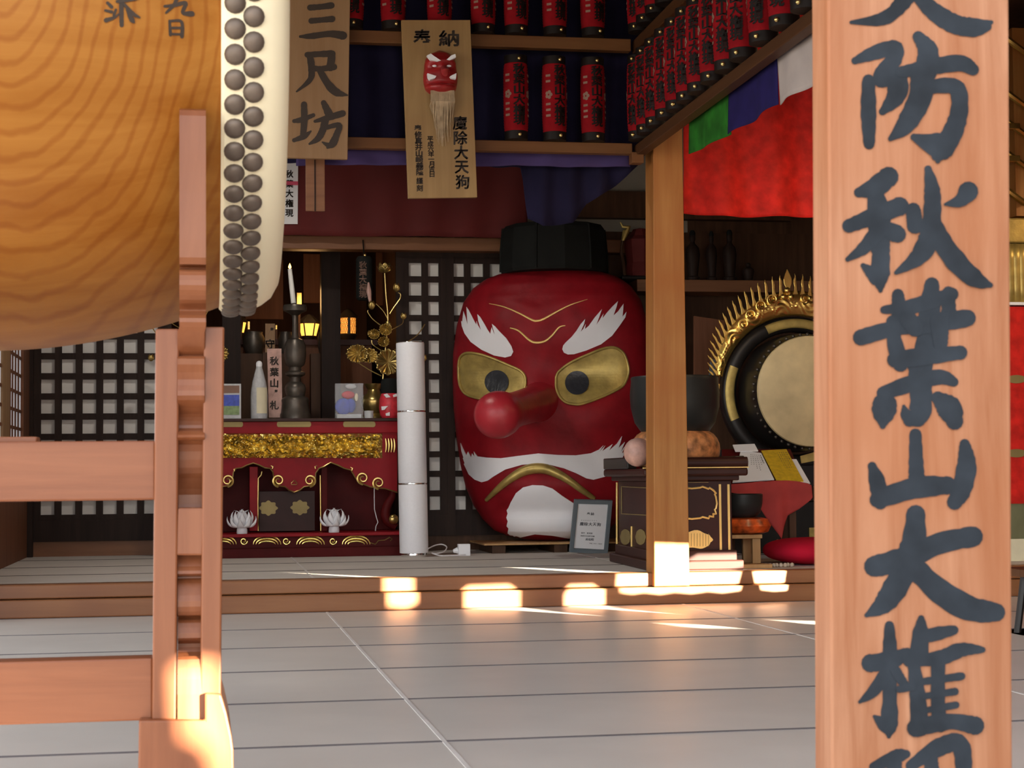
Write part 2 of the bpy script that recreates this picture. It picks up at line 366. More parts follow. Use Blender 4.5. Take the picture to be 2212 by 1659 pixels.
# side walls
XL = P(62, 900, YB).x
ya, yb_, yc = PX(-120, 800, XL).y, PX(22, 800, XL).y, PX(47, 800, XL).y
zw0 = PX(30, 1010, XL).z; zw1 = 2.25
lw = MB()
lw.box((XL-0.12, YR, 0), (XL, YB+0.1, zw0)); lw.box((XL-0.12, YR, zw1), (XL, YB+0.1, 3.5)); lw.box((XL-0.12, yc, zw0), (XL+0.012, YB+0.1, zw1)); lw.box((XL-0.12, YR, zw0), (XL, ya, zw1))
struct(lw.build('wall_left', 'wall_wood'))
w1 = MB(); w2 = MB()
for y in (ya+0.02, yb_-0.04): w1.box((XL-0.07, y-0.03, zw0), (XL+0.006, y+0.03, zw1))
for k in range(14):
    z = zw0+0.02+k*(zw1-zw0)/13; w1.box((XL-0.03, ya, z-0.010), (XL+0.0, yc, z+0.010))
for k in range(1, 4): w1.box((XL-0.03, yb_+k*(yc-yb_)/4-0.03, zw0), (XL-0.002, yb_+k*(yc-yb_)/4+0.03, zw1))
wp_ = MB().box((XL-0.05, PX(4, 800, XL).y, zw0), (XL+0.008, PX(19, 800, XL).y, zw1))
w1o = struct(w1.build('window_1', 'wall_wood')); MB().box((XL-0.03, ya, zw0), (XL-0.006, yc, zw1)).build('window_pane', 'daylight_pane', w1o); wp_.build('window_post', 'sign_wood', w1o)
struct(MB().box((XL+0.0, YB-0.09, ZU), (P(84, 900, YB).x-0.03, YB-0.0, 3.4)).build('trim_16', 'lattice_wood'))
struct(MB().box((-2.5, 2.75, -0.9), (-2.35, 2.9, 3.5)).build('trim_14', 'pillar_wood'))
struct(MB().box((-2.5, 2.75, 2.95), (-2.4, YR, 3.5)).build('wall_left', 'wall_wood'))  # unseen upper strip, added to cut the light from the left opening
struct(MB().box((-2.5, 2.72, 2.95), (XW, 2.86, 3.46)).build('trim_15', 'pillar_wood'))  # unseen front beam, added to keep skylight off the upper lanterns
struct(MB().box((-2.5, YR-0.3, -0.9), (-1.24, YR, 3.5)).build('wall_left', 'wall_wood'))
# unseen right screen, added to shape the sun; openings projected back from the sun patches
HOLES = [(9.03, [(.90, .02), (.985, .005), (1.045, .03), (1.045, .16), (.99, .19), (.90, .30)]),
         (9.03, [(1.295, .0), (1.295, .085), (1.33, .112), (1.54, .115), (1.575, .09), (1.573, -.01), (1.50, -.06), (1.45, -.125), (1.40, -.03)]),
         (9.03, [(1.815, .0), (1.815, .06), (1.86, .108), (1.98, .108), (2.023, .08), (2.02, -.005), (1.92, -.04), (1.825, -.127)]),
         (9.03, [(1.314, -.215), (1.41, -.24), (1.365, -.285), (1.216, -.268)]), (9.03, [(1.87, -.21), (2.0, -.235), (1.95, -.28), (1.79, -.265)]),
         (9.03, [(2.11, .065), (2.17, .055), (2.24, .062), (2.32, .05), (2.40, .06), (2.49, .05), (2.58, .06), (2.66, .05), (2.755, .06), (2.785, .168), (3.03, .222), (3.01, .285), (2.74, .285), (2.62, .22), (2.53, .22), (2.505, .30), (2.2, .315), (2.12, .20)]),
         (9.03, [(2.87, .062), (2.94, .052), (3.01, .055), (3.03, .165), (2.97, .19), (2.85, .165)]),
         (3.53, [(p.x, p.z) for p in [P(x, y, 3.53) for x, y in ((394, 1438), (430, 1426), (480, 1432), (482, 1500), (507, 1590), (510, 1760), (488, 1760), (468, 1659), (444, 1608), (400, 1592))]]),
         (3.35, None)]
def to_screen(x, z, y): t = (XW-x)/SD.x; return Vector((XW, y+SD.y*t, z+SD.z*t))
from mathutils.geometry import delaunay_2d_cdt
loops = [[Vector((XW, -12, -0.9)), Vector((XW, 8.62, -0.9)), Vector((XW, 8.62, 4.4)), Vector((XW, -12, 4.4))]]
for y, h in HOLES: loops.append([to_screen(x, z, y) for x, z in h] if h else [to_screen(x, 0.0, yy) for x, yy in ((-.22, 2.95), (-.22, 3.72), (-1.3, 3.8), (-1.3, 2.95))])
fl2 = [Vector((v.y, v.z)) for l in loops for v in l]; fcs = []; k = 0
for l in loops: fcs.append(list(range(k, k+len(l)))); k += len(l)
V2, _, F2, *_r = delaunay_2d_cdt(fl2, [], fcs, 0, 1e-5)
def inside(p, poly):
    c = False; n = len(poly)
    for i in range(n):
        a, b = poly[i], poly[(i+1) % n]
        if (a.z > p.y) != (b.z > p.y) and p.x < (b.y-a.y)*(p.y-a.z)/(b.z-a.z)+a.y: c = not c
    return c
F2 = [f for f in F2 if not any(inside(sum((V2[i] for i in f), Vector((0, 0)))/len(f), l) for l in loops[1:])]
from collections import Counter
ec = Counter(tuple(sorted((f[i], f[(i+1) % len(f)]))) for f in F2 for i in range(len(f))); n = len(V2)
rw = MB(); rw.add([Vector((XW, v.x, v.y)) for v in V2]+[Vector((XW+0.02, v.x-0.032, v.y+0.004)) for v in V2], [tuple(f) for f in F2]+[tuple(i+n for i in f)[::-1] for f in F2]+[(a, b, n+b, n+a) for (a, b), c in ec.items() if c == 1])
struct(rw.build('wall_right', 'wall_wood'))  # added sun blocker with cut openings, not a known wall
struct(MB().box((XW+0.03, 8.5, -0.9), (6.6, 8.6, 3.5)).build('wall_front', 'wall_wood'))
struct(MB().box((6.5, 8.6, -0.1), (6.6, 16.2, 3.5)).build('wall_right', 'dark_wood'))
struct(MB().box((-1.4, 16.2, -0.1), (6.6, 16.3, 3.5)).build('wall_back', 'dark_wood'))
# back wall with the altar recess between the lattice doors
XA0, XA1 = P(345, 900, YB).x, P(872, 900, YB).x
ZT = P(900, 545, YB).z; ZB = P(200, 1150, YB).z
bw = MB()
bw.box((-1.3, YB, ZT), (XA0, YB+0.08, 3.5)); bw.box((XA1, YB, ZT+0.01), (3.45, YB+0.08, 3.5)); bw.box((XA0, YB, ZT+0.02), (XA1, YB+0.08, 3.5))
struct(bw.build('wall_back', 'plaster'))
a = P(60, 1150, YB); struct(MB().box((-1.3, YB-0.03, ZU), (XA0, YB+0.08, ZB)).build('trim_4', 'beam_wood'))
struct(MB().box((XA1, YB-0.03, ZU), (3.45, YB+0.08, ZB)).build('trim_5', 'dark_wood'))
struct(MB().box((XA0-0.05, YB+0.08, 0), (XA0, 15.2, 3.4)).build('wall_left', 'dark_wood')); struct(MB().box((XA1, YB+0.08, 0), (XA1+0.05, 15.2, 3.4)).build('wall_right', 'dark_wood'))
struct(MB().box((XA0-0.05, 15.2, 0), (XA1+0.05, 15.25, 3.4)).build('wall_back', 'wall_wood'))
a, b = P(560, 507, 12.2), P(1090, 543, 12.2)
struct(MB().box((-1.2, 12.2, b.z), (3.2, 12.34, a.z)).build('trim_6', 'beam_wood', bevel=0.006))
# lattice doors
CP = 0.1368
def lattice(no, x0, ncol, zb, nrow, label, Y, solid=True):
    m = MB(); bw_ = 0.0455
    zt = zb+nrow*CP+bw_; x1 = x0+ncol*CP+bw_
    for i in range(ncol+1): m.box((x0+i*CP, Y, zb), (x0+i*CP+bw_, Y+0.03, zt))
    for j in range(nrow+1): m.box((x0, Y+0.004, zb+j*CP), (x1, Y+0.028, zb+j*CP+bw_*0.92))
    m.box((x0-0.045, Y-0.006, zb-0.14), (x0+0.01, Y+0.04, zt+0.06)); m.box((x1-0.01, Y-0.006, zb-0.14), (x1+0.045, Y+0.04, zt+0.06))
    m.box((x0-0.043, Y-0.004, zb-0.139), (x1+0.043, Y+0.038, zb+0.004)); m.box((x0-0.043, Y-0.004, zt-0.004), (x1+0.043, Y+0.038, zt+0.059))
    o = m.build('door_%d' % no, 'lattice_wood'); struct(o, label, 'lattice door')
    MB().box((x0, Y+0.034, zb), (x1, Y+0.039, zt)).build('paper_panel', 'shoji', o); return o
YL = YB-0.045
zb = P(200, 1110, YL).z-0.0455
lattice(1, P(73, 900, YL).x, 6, zb, 13, 'dark square-lattice paper door at the left of the altar', YL)
lattice(2, P(871, 900, YL).x, 2, zb, 13, 'narrow dark lattice paper door beside the white cylinder', YL)
lattice(3, P(958, 900, YL).x+0.02, 5, zb, 13, 'dark lattice paper door behind the giant red mask', YL+0.008)
# ---------------------------------------------------------------- signpost at the right
YP = 2.6
def lin(p, q, z): t = (z-p.z)/(q.z-p.z); return p+(q-p)*t
def post_corner(x0, x1, Y): return lin(P(x0, 0, Y), P(x1, 1659, Y), -0.92), lin(P(x0, 0, Y), P(x1, 1659, Y), 1.75)
fl = post_corner(1788, 1796, YP); fr = post_corner(2180, 2188, YP)
YP2 = YP+0.075
bl = (fl[0]+Vector((0, 0.075, 0)), fl[1]+Vector((0, 0.075, 0))); br = (fr[0]+Vector((0, 0.075, 0)), fr[1]+Vector((0, 0.075, 0)))
post = thing('signpost', 'tall wooden signpost with large dark brush characters at the right edge', 'signpost', (1.1, YP+0.03, -0.92))
MB().hexa([fl[0], fr[0], br[0], bl[0]], [fl[1], fr[1], br[1], bl[1]]).build('post', 'post_wood', post, bevel=0.004)
A5 = lambda x, y: P(1740+x/2.074, y/2.074, YP-0.0012)
A6 = lambda x, y: P(1740+x/1.932, 800+y/1.932, YP-0.0012)
CH = [
 (A5, [[(470,-40,70),(400,50,52),(330,88,46),(205,100,12)], [(490,-30,40),(580,55,65),(680,112,70),(770,118,60),(832,100,15)], [(700,130,50),(760,140,40),(815,120,30)]]),
 (A5, [[(222,272,25),(300,240,50),(400,212,52),(395,265,60),(340,340,62)], [(340,355,60),(410,350,68),(405,430,70),(345,500,25)], [(282,360,45),(282,500,56),(285,645,40)], [(505,165,40),(548,230,74),(540,320,78)],
       [(430,322,40),(560,300,58),(690,283,58),(750,312,45)], [(520,320,85),(515,430,82),(450,555,70),(380,622,18)], [(560,388,50),(670,390,60),(690,480,62),(660,590,72),(600,690,70),(592,722,18)], [(485,615,24),(550,640,70),(610,655,95)]]),
 (A5, [[(240,862,35),(310,840,70),(372,792,72)], [(310,860,60),(330,960,80),(332,1060,76),(338,1150,64),(332,1230,72),(336,1302,14)], [(258,1190,18),(300,1225,50),(330,1250,60)], [(195,1012,50),(290,975,60),(420,925,68)],
       [(315,1050,60),(260,1112,46),(188,1162,16)], [(355,1020,50),(412,1050,64)], [(482,940,54),(490,1010,58)], [(548,758,25),(566,850,56),(567,950,64),(555,1060,76),(505,1150,62),(405,1222,14)], [(572,1000,56),(620,1100,74),(700,1200,74),(770,1256,58),(828,1278,16)], [(625,916,10),(690,900,46),(728,858,70)]]),
 (A5, [[(566,1275,52),(560,1350,70),(545,1500,74),(520,1650,74)], [(414,1320,44),(420,1410,56)], [(640,1310,46),(642,1420,56)], [(352,1388,28),(480,1372,56),(655,1318,48)], [(248,1512,58),(400,1470,56),(560,1450,66),(725,1425,64)], [(388,1440,46),(398,1530,54),(425,1630,60)], [(400,1612,60),(540,1596,62),(692,1580,50)], [(460,1430,60),(490,1470,60)], [(600,1440,70),(605,1540,50)]]),
 (A6, [[(325,95,48),(450,52,56),(560,28,50),(618,48,34)], [(478,-20,82),(482,80,74),(476,180,72),(435,208,46)], [(410,150,10),(425,190,46),(470,205,50)], [(330,145,85),(325,190,72),(322,232,20)], [(552,115,46),(600,160,86),(622,212,56)]]),
 (A6, [[(459,268,40),(462,400,50),(465,460,56)], [(278,400,28),(300,470,56),(312,552,48)], [(300,540,56),(450,492,74),(590,480,60)], [(664,308,36),(672,400,66),(650,500,66),(622,550,50)]]),
 (A6, [[(288,818,74),(400,790,80),(560,722,70),(698,694,68)], [(460,602,62),(450,720,82),(400,860,86),(330,970,70),(255,1022,14)], [(462,830,70),(560,922,80),(680,992,84),(795,1010,64)]]),
 (A6, [[(350,1065,32),(353,1200,52),(352,1350,46),(350,1470,58),(348,1528,14)], [(288,1445,12),(320,1470,44),(350,1490,50)], [(272,1222,60),(350,1212,62),(424,1180,38)], [(330,1275,46),(280,1342,40),(226,1384,10)], [(378,1258,34),(412,1312,30)], [(482,1035,22),(480,1100,56),(472,1185,62)], [(495,1112,44),(560,1096,44),(618,1084,32)],
       [(428,1216,32),(560,1200,50),(650,1166,48),(738,1166,20)], [(450,1220,40),(466,1350,52),(476,1490,62)], [(552,1210,46),(552,1400,48),(562,1480,52)], [(480,1300,24),(650,1276,26)], [(490,1360,22),(622,1340,24)], [(490,1420,20),(626,1396,24)], [(460,1492,60),(600,1465,54),(705,1482,62)], [(390,1330,24),(440,1318,30)]]),
 (A6, [[(285,1655,30),(380,1612,48),(420,1602,28)], [(440,1650,36),(560,1572,60),(645,1562,60),(662,1690,56)], [(370,1620,50),(372,1700,50)], [(520,1600,46),(530,1700,50)]])]
for fn, ss in CH:
    mb = MB()
    for q, s in enumerate(ss): stroke(mb, [(x, y, w*1.22+2) for x, y, w in s], lambda x, y, q=q: fn(x, y)+Vector((0, -0.00015*q, 0)))
    mb.build('painted_character', 'ink', post)
# ---------------------------------------------------------------- big drum on its stand
DR, DY, DZ = 0.66, 4.16, 1.74
drum = thing('barrel_drum', 'huge honey-coloured wooden barrel drum with nailed cream hide at upper left', 'drum', (-0.45, DY, DZ))
XC = -0.50; HL = 0.535
def dprof(x):                                 # barrel radius along its axis
    u = abs(x-XC)/HL; return DR+0.105*(1-min(u, 1)**2.0)
pr = [(dprof(XC-HL+HL*2*i/40), XC-HL+HL*2*i/40) for i in range(41)]
body = MB().lathe([(0, XC-HL)]+pr+[(0, XC+HL)], (0, DY, DZ), (1, 0, 0), 96).build('body', 'drum_wood', drum, smooth=True)
HX = XC+HL
hp = [(dprof(HX-0.004)+0.004, HX-0.003), (DR+0.012, HX+0.004), (DR+0.012, HX+0.03), (DR+0.008, HX+0.07), (DR-0.004, HX+0.095), (DR-0.022, HX+0.118), (DR-0.05, HX+0.133), (DR-0.10, HX+0.137), (0, HX+0.135)]
for sx in (1, -1):
    MB().lathe([(r, t if sx > 0 else 2*XC-t) for r, t in hp], (0, DY, DZ), (1, 0, 0), 96).build('drum_hide', 'hide', drum, smooth=True)
NA = 84
rest = MB()
nm = MB().lathe([(0.0215, -0.002), (0.0212, 0.003), (0.018, 0.008), (0.011, 0.0115), (0, 0.013)], (0, 0, 0), (0, 0, 1), 16)
for row, (nx, ph) in enumerate(((HX+0.024, 0.5), (HX+0.061, 0.0))):
    for i in range(NA):
        a = 2*math.pi*(i+ph)/NA-0.005
        rad = Vector((0.03 if row else 0.0, -math.cos(a), -math.sin(a))).normalized(); rr = DR+(0.0118 if row == 0 else 0.0088)
        c = Vector((nx, DY-rr*math.cos(a), DZ-rr*math.sin(a)))
        M = Matrix.Translation(c) @ rad.to_track_quat('Z', 'Y').to_matrix().to_4x4()
        vs = [M @ v for v in nm.v]
        if -0.35 < (a if a < math.pi else a-2*math.pi) < 1.75: MB().add(vs, nm.f).build('nail', 'nail', drum, smooth=True)
        else: rest.add(vs, nm.f)
o = rest.build('nail_rows', 'nail', drum, smooth=True); o['kind'] = 'stuff'
bvd = BVHTree.FromPolygons([v.co+WL[drum] for v in body.data.vertices], [tuple(p.vertices) for p in body.data.polygons])
def on_drum(px, py, off=0.0015):
    d = RAY(px, py).normalized(); h = bvd.ray_cast(CAM, d)
    return (h[0]-d*off) if h[0] else P(px, py, 3.6)
D1 = lambda x, y: on_drum(x/3.318, y/3.318)
dch = [[[(880,-60,40),(870,60,34),(872,180,30)], [(770,20,22),(800,50,26)], [(755,75,18),(800,85,24)], [(760,145,34),(820,125,20),(850,100,10)], [(840,10,24),(920,0,26),(985,-10,20)], [(830,70,18),(815,110,20)], [(910,70,18),(945,140,36),(960,160,16)], [(890,30,20),(950,95,28),(1000,125,14)]],
       [[(1180,45,20),(1250,38,26),(1330,22,30),(1310,90,26),(1375,100,40),(1368,112,14)], [(1275,-40,26),(1250,30,26),(1190,92,16)]],
       [[(1215,150,18),(1222,250,24)], [(1215,152,18),(1300,156,22),(1304,262,28)], [(1225,200,18),(1300,200,18)], [(1225,244,18),(1300,246,18)]]]
for ss in dch:
    mb = MB()
    for q, s in enumerate(ss): stroke(mb, s, lambda x, y, q=q: on_drum(x/3.318, y/3.318, 0.0015+0.0002*q))
    mb.build('painted_character', 'dark_ink', drum)
st = thing('drum_stand', 'reddish wooden stand of posts, scroll arm and rails under the big drum', 'drum stand', (-0.03, 3.6, 0.0))
def up(name, m, px0, px1, y0, y1, Y, d, lean=(0, 0), bev=0.004, dx=0.0):
    q = [P(px0+lean[0], y0, Y), P(px1+lean[0], y0, Y), P(px1+lean[1], y1, Y), P(px0+lean[1], y1, Y)]
    q = [p+Vector((dx, 0, 0)) for p in q]; k = [p+Vector((0, d, 0)) for p in q]
    return MB().hexa([q[3], q[2], k[2], k[3]], [q[0], q[1], k[1], k[0]]).build(name, m, st, bevel=bev)
YS = 3.55
for dx in (0.0, -1.0):
    up('upright', 'stand_wood', 336, 388, 710, 1556, YS, 0.11, (0, -8), dx=dx); up('upright', 'stand_wood', 440, 485, 706, 1640, YS, 0.11, (0, -9), dx=dx)
    up('mortise_block', 'stand_wood', 384, 443, 1097, 1200, YS+0.002, 0.10, (0, -4), dx=dx)
    # the scroll-cut cradle arm, seen on edge: an outline in the Y-Z plane
    zs = lambda y: P(415, y, YS).z
    prof = [(zs(237), .02), (zs(245), -.03), (zs(300), -.035), (zs(420), -.03), (zs(560), -.03), (zs(574), -.012), (zs(580), .0), (zs(590), -.028), (zs(620), -.036), (zs(650), -.022), (zs(666), .0), (zs(674), .0), (zs(690), -.03), (zs(720), -.022), (zs(760), .004), (zs(768), .012), (zs(776), -.016), (zs(820), -.006), (zs(855), -.014), (zs(880), .012), (zs(900), .028), (zs(924), .032), (zs(930), .01), (zs(945), -.012), (zs(960), .02), (zs(1010), .03), (zs(1045), .05), (zs(1090), .06),
            (zs(1206), .03), (zs(1240), .012), (zs(1248), .04), (zs(1262), .03), (zs(1300), .012), (zs(1330), .02), (zs(1336), .045), (zs(1348), .03), (zs(1380), .02), (zs(1395), .05), (zs(1420), .04), (zs(1425), .008), (zs(1500), .0), (zs(1640), .0)]
    x0, x1 = P(388, 700, YS).x+dx, P(445, 700, YS).x+dx
    mb = MB(); sub = []
    for i, (z, y) in enumerate(prof): sub.append((y, z))
    c = crom([(y, z, 0) for y, z in sub], 3)
    back = []
    for y, z, _ in c:                                            # the back follows the drum belly
        dz = DZ-z; yb = YS+0.16
        if abs(dz) < 0.76: yb = max(YS+0.035, min(YS+0.35, DY-math.sqrt(0.775**2-dz*dz)))
        back.append(yb)
    F0 = [Vector((x0+(0.0 if z > zs(720) else -0.004), YS+y, z)) for y, z, _ in c]; F1 = [Vector((x1+(0.0 if z > zs(720) else -0.003), YS+y, z)) for y, z, _ in c]
    G0 = [Vector((x0, b, z)) for b, (y, z, _) in zip(back, c)]; G1 = [Vector((x1, b, z)) for b, (y, z, _) in zip(back, c)]
    n = len(c)
    mb.add(F0+F1+G0+G1, [(i, i+1, n+i+1, n+i) for i in range(n-1)]+[(2*n+i, 2*n+i+1, 3*n+i+1, 3*n+i) for i in range(n-1)]+[(i, i+1, 2*n+i+1, 2*n+i) for i in range(n-1)]+[(n+i, n+i+1, 3*n+i+1, 3*n+i) for i in range(n-1)]+[(0, n, 3*n, 2*n), (n-1, 2*n-1, 4*n-1, 3*n-1)])
    mb.build('cradle_arm', 'stand_wood', st)
    pf = [(300, 1556), (442, 1556), (442, 1498), (477, 1500), (489, 1540), (500, 1590), (504, 1620), (506, 1790), (296, 1790)]
    mb = MB(); pp = [P(x, y, YS-0.02)+Vector((dx, 0, 0)) for x, y in pf]
    for p in pp[-2:]: p.z = 0.002
    mb.prism(pp, (0, 0.42, 0)).build('foot', 'stand_wood', st, bevel=0.004)
def xbar(y0, y1, Y, d, xa, xb, dz=0.0):
    a = P(xb, y0, Y); b = P(xb, y1, Y); return MB().box((xa, Y, b.z), (a.x, Y+d, a.z)).build('crossbar', 'stand_wood_x', st, bevel=0.004)
xbar(952, 1080, YS+0.025, 0.07, -1.05, 336); xbar(1421, 1556, YS+0.025, 0.07, -1.05, 330)
a, b = P(80, 943, YS+0.13), P(80, 958, YS+0.13)
MB().box((-1.05, YS+0.13, b.z-0.02), (a.x, YS+0.20, a.z)).build('back_rail', 'stand_wood_x', st, bevel=0.003)
# ---------------------------------------------------------------- pillar on the step, shelf rails
YQ = 8.99
pil = [P(1411, 335, YQ), P(1475, 335, YQ), P(1490, 1262, YQ), P(1413, 1262, YQ)]
k = [p+Vector((0, 0.17, 0)) for p in pil]
top = 3.3
def ext(p, q, z): return q+(p-q)*((z-q.z)/(p.z-q.z))
for s in (pil, k):
    s[0], s[1] = ext(s[0], s[3], top), ext(s[1], s[2], top); s[3].z = s[2].z = 0.092
struct(MB().hexa([pil[3], pil[2], k[2], k[3]], [pil[0], pil[1], k[1], k[0]]).build('pillar', 'pillar_wood', bevel=0.005), 'square orange-brown pillar standing on the step edge', 'pillar')
YRL = 9.0
a, b = P(1363, 312, YRL), P(700, 330, YRL)
zr = P(1300, 308, YRL).z; zr2 = P(1300, 331, YRL).z; ur = P(1300, 82, YRL).z; ur2 = P(1300, 108, YRL).z
xe = P(1366, 312, YRL).x
struct(MB().box((-1.24, YRL, zr2), (xe, YRL+0.06, zr)).build('trim_7', 'rail_wood', bevel=0.004), 'lower brown shelf rail under the three red lanterns', 'rail')
struct(MB().box((-1.24, YRL, ur2), (xe, YRL+0.06, ur)).build('trim_8', 'rail_wood', bevel=0.004), 'upper brown shelf rail under the high row of lanterns', 'rail')
XB = P(1388, 335, 9.0).x
zb_ = P(1388, 334.6, 9.0).z; ZBM = zb_
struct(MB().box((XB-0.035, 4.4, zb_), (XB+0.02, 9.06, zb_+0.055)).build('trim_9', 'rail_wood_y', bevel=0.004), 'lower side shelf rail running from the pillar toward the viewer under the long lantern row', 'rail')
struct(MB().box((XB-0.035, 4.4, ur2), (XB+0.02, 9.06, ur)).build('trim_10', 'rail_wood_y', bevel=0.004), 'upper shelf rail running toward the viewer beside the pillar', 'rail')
struct(MB().pbox(1365, 328, 1391, 352, 8.985, 0.07).build('trim_11', 'rail_wood', bevel=0.003))
struct(MB().box((XB+0.0, 4.4, 3.2), (XB+0.12, 9.1, 3.46)).build('trim_12', 'dark_wood'))
# ---------------------------------------------------------------- curtains and banners
def cloth(name, m, top, bot, Y, amp=0.012, waves=9, nu=90, nv=20, parent=None, thick=0.004, ph=0.0, xdir=True, push=0.0):
    """hanging cloth: bot = outline of its lower hem in sight-line pixels, top = height in pixels"""
    xs = [p[0] for p in bot]
    def hem(x):
        for (a, b) in zip(bot[:-1], bot[1:]):
            if a[0] <= x <= b[0]: return a[1]+(b[1]-a[1])*((x-a[0])/max(1e-6, b[0]-a[0]))
        return bot[-1][1]
    def fn(u, v):
        x = xs[0]+(xs[-1]-xs[0])*u; y = top+(hem(x)-top)*v
        p = P(x, y, Y)
        w = amp*math.sin(u*waves*2*math.pi+ph+0.8*math.sin(v*3+u*5))*(0.35+0.65*v)+push*v*v
        return p+Vector((0, w+0.3*amp*noise.noise((u*8, v*6, ph)), 0))
    return MB().grid(fn, nu, nv).build(name, m, parent, smooth=True, solid=thick)
tag(cloth('hanging_curtain', 'navy_cloth', -260, [(540, 350), (760, 353), (900, 356), (1128, 362), (1140, 470), (1172, 489), (1238, 482), (1268, 440), (1330, 402), (1362, 372), (1384, 352)], 9.2, 0.02, 13, 160, 30),
    'navy curtain hanging behind the shelf rails with a drooping corner', 'curtain')
tag(cloth('valance', 'purple_cloth', 322, [(640, 358), (705, 356), (880, 357), (1000, 361), (1120, 357), (1230, 361), (1362, 360)], 9.12, 0.008, 9, 120, 6), 'narrow purple valance under the lower shelf rail', 'valance')
tag(cloth('red_hanging', 'dull_red_cloth', 250, [(560, 508), (640, 508), (760, 511), (900, 510), (1090, 514), (1140, 512)], 12.10, 0.012, 6, 80, 14), 'dull red cloth band hanging above the altar recess', 'hanging')
tag(cloth('brocade_curtain', 'brocade', 20, [(1478, 461), (1530, 465), (1600, 469), (1700, 467), (1765, 470), (1900, 466), (2010, 470), (2120, 466)], 9.25, 0.022, 6, 160, 50), 'bright red brocade curtain to the right of the pillar', 'curtain')
hb = tag(MB().pbox(660, 300, 702, 456, 9.066, 0.02).build('narrow_board', 'beam_wood', None, bevel=0.002), 'narrow brown board hanging from the rail below the three-character signboard', 'board')
MB().pbox(679, 345, 682, 456, 9.062, 0.006).build('groove', 'lattice_wood', hb)
flag = thing('striped_banner', 'green, blue and white striped banner hung along the beam', 'banner', (XB+0.05, 7.5, 2.2))
def xband(m, pts, zt):
    (x0, y0), (x1, y1) = pts; X = XB+0.045
    a, b = PX(x0, y0, X), PX(x1, y1, X)
    def fn(u, v):
        p = a.lerp(b, u); z = p.z+0.003*math.sin(u*9)+(zt-p.z)*(1-v)
        return Vector((X+0.010*math.sin(u*11+p.y*3)*(0.3+v), p.y, z))
    return MB().grid(fn, 30, 10).build('banner_panel', m, flag, smooth=True, solid=0.003)
xband('green_cloth', [(1491, 333), (1576, 291)], ZBM+0.03); xband('blue_cloth', [(1576, 290), (1679, 226)], ZBM+0.03); xband('white_cloth', [(1679, 227), (1790, 160)], ZBM+0.03)
# ---------------------------------------------------------------- hanging boards
bd = thing('hanging_signboard', 'brown hanging signboard with three big brush characters beside the drum hide', 'signboard', (0.6, 8.91, 2.2))
YSB = 8.9
MB().quad([(600, -160), (759, -160), (751, 344), (600, 340)], YSB, 0.03).build('board', 'sign_wood', bd, bevel=0.003)
for px in (660, 735): MB().tube([P(px, 90, YSB+0.02), (P(px, 90, YSB).x, 9.01, ur2+0.02)], 0.006, 6).build('hanger', 'black_lacquer', bd)
S4 = lambda x, y: P(620+x/3.77, y/3.77, YSB-0.002)
sgn = [[[(188,62,46),(280,55,42),(362,44,48)], [(198,170,44),(280,163,40),(366,155,48)], [(108,298,20),(200,294,44),(350,276,48),(456,290,62)]],
       [[(165,446,40),(280,440,46),(368,438,52)], [(368,438,50),(352,545,62)], [(200,556,44),(280,560,40),(382,546,46)], [(186,450,50),(200,560,50),(186,650,40),(78,746,12)], [(262,566,44),(330,680,56),(400,750,60),(492,776,12)]],
       [[(58,986,28),(120,975,40),(214,938,28)], [(138,850,44),(140,980,50),(130,1110,46)], [(58,1142,30),(140,1110,40),(194,1068,12)], [(298,838,40),(340,925,60)], [(228,988,22),(330,960,46),(452,924,46)], [(312,980,56),(290,1060,50),(250,1130,46),(183,1172,16)], [(310,1042,30),(422,1020,40),(402,1100,46),(372,1168,56),(330,1202,20)], [(288,1158,12),(330,1180,34),(360,1180,40)]]]
for ss in sgn:
    mb = MB()
    for q, s in enumerate(ss): stroke(mb, [(x, y, w*1.12) for x, y, w in s], lambda x, y, q=q: S4(x, y)+Vector((0, -0.0002*q, 0)))
    mb.build('painted_character', 'dark_ink', bd)
pk = thing('votive_plank', 'tall pale votive plank carrying a small red long-bearded mask', 'plaque', (1.2, 8.9, 2.0))
MB().quad([(867, 43), (1016, 43), (1031, 426), (882, 428)], YSB, 0.025).build('board', 'plank_wood', pk, bevel=0.002)
for px in (900, 995): MB().tube([P(px, 90, YSB+0.015), (P(px, 90, YSB).x, 9.01, ur2+0.02)], 0.005, 6).build('hanger', 'black_lacquer', pk)
K4 = lambda x, y: P(620+x/3.77, y/3.77, YSB-0.002)
mb = MB(); type_col(mb, '奉', 1100, 312, 140, 148, 0, K4); type_col(mb, '納', 1318, 312, 165, 128, 0, K4); mb.build('lettering', 'dark_ink', pk)
mb = MB(); type_col(mb, '魔除大天狗', 1408, 1002, 112, 112, 120, K4, dx=5); mb.build('lettering', 'dark_ink', pk)
mb = MB(); type_col(mb, '平成六年一月吉日', 1166, 1132, 48, 46, 41, K4, dx=2.2); mb.build('lettering', 'dark_ink', pk)
mb = MB(); type_col(mb, '奉修真井山崎義隆', 1066, 1044, 60, 54, 51, K4, dx=2.4); type_col(mb, '謹刻', 1080, 1472, 52, 52, 60, K4); mb.build('lettering', 'dark_ink', pk)
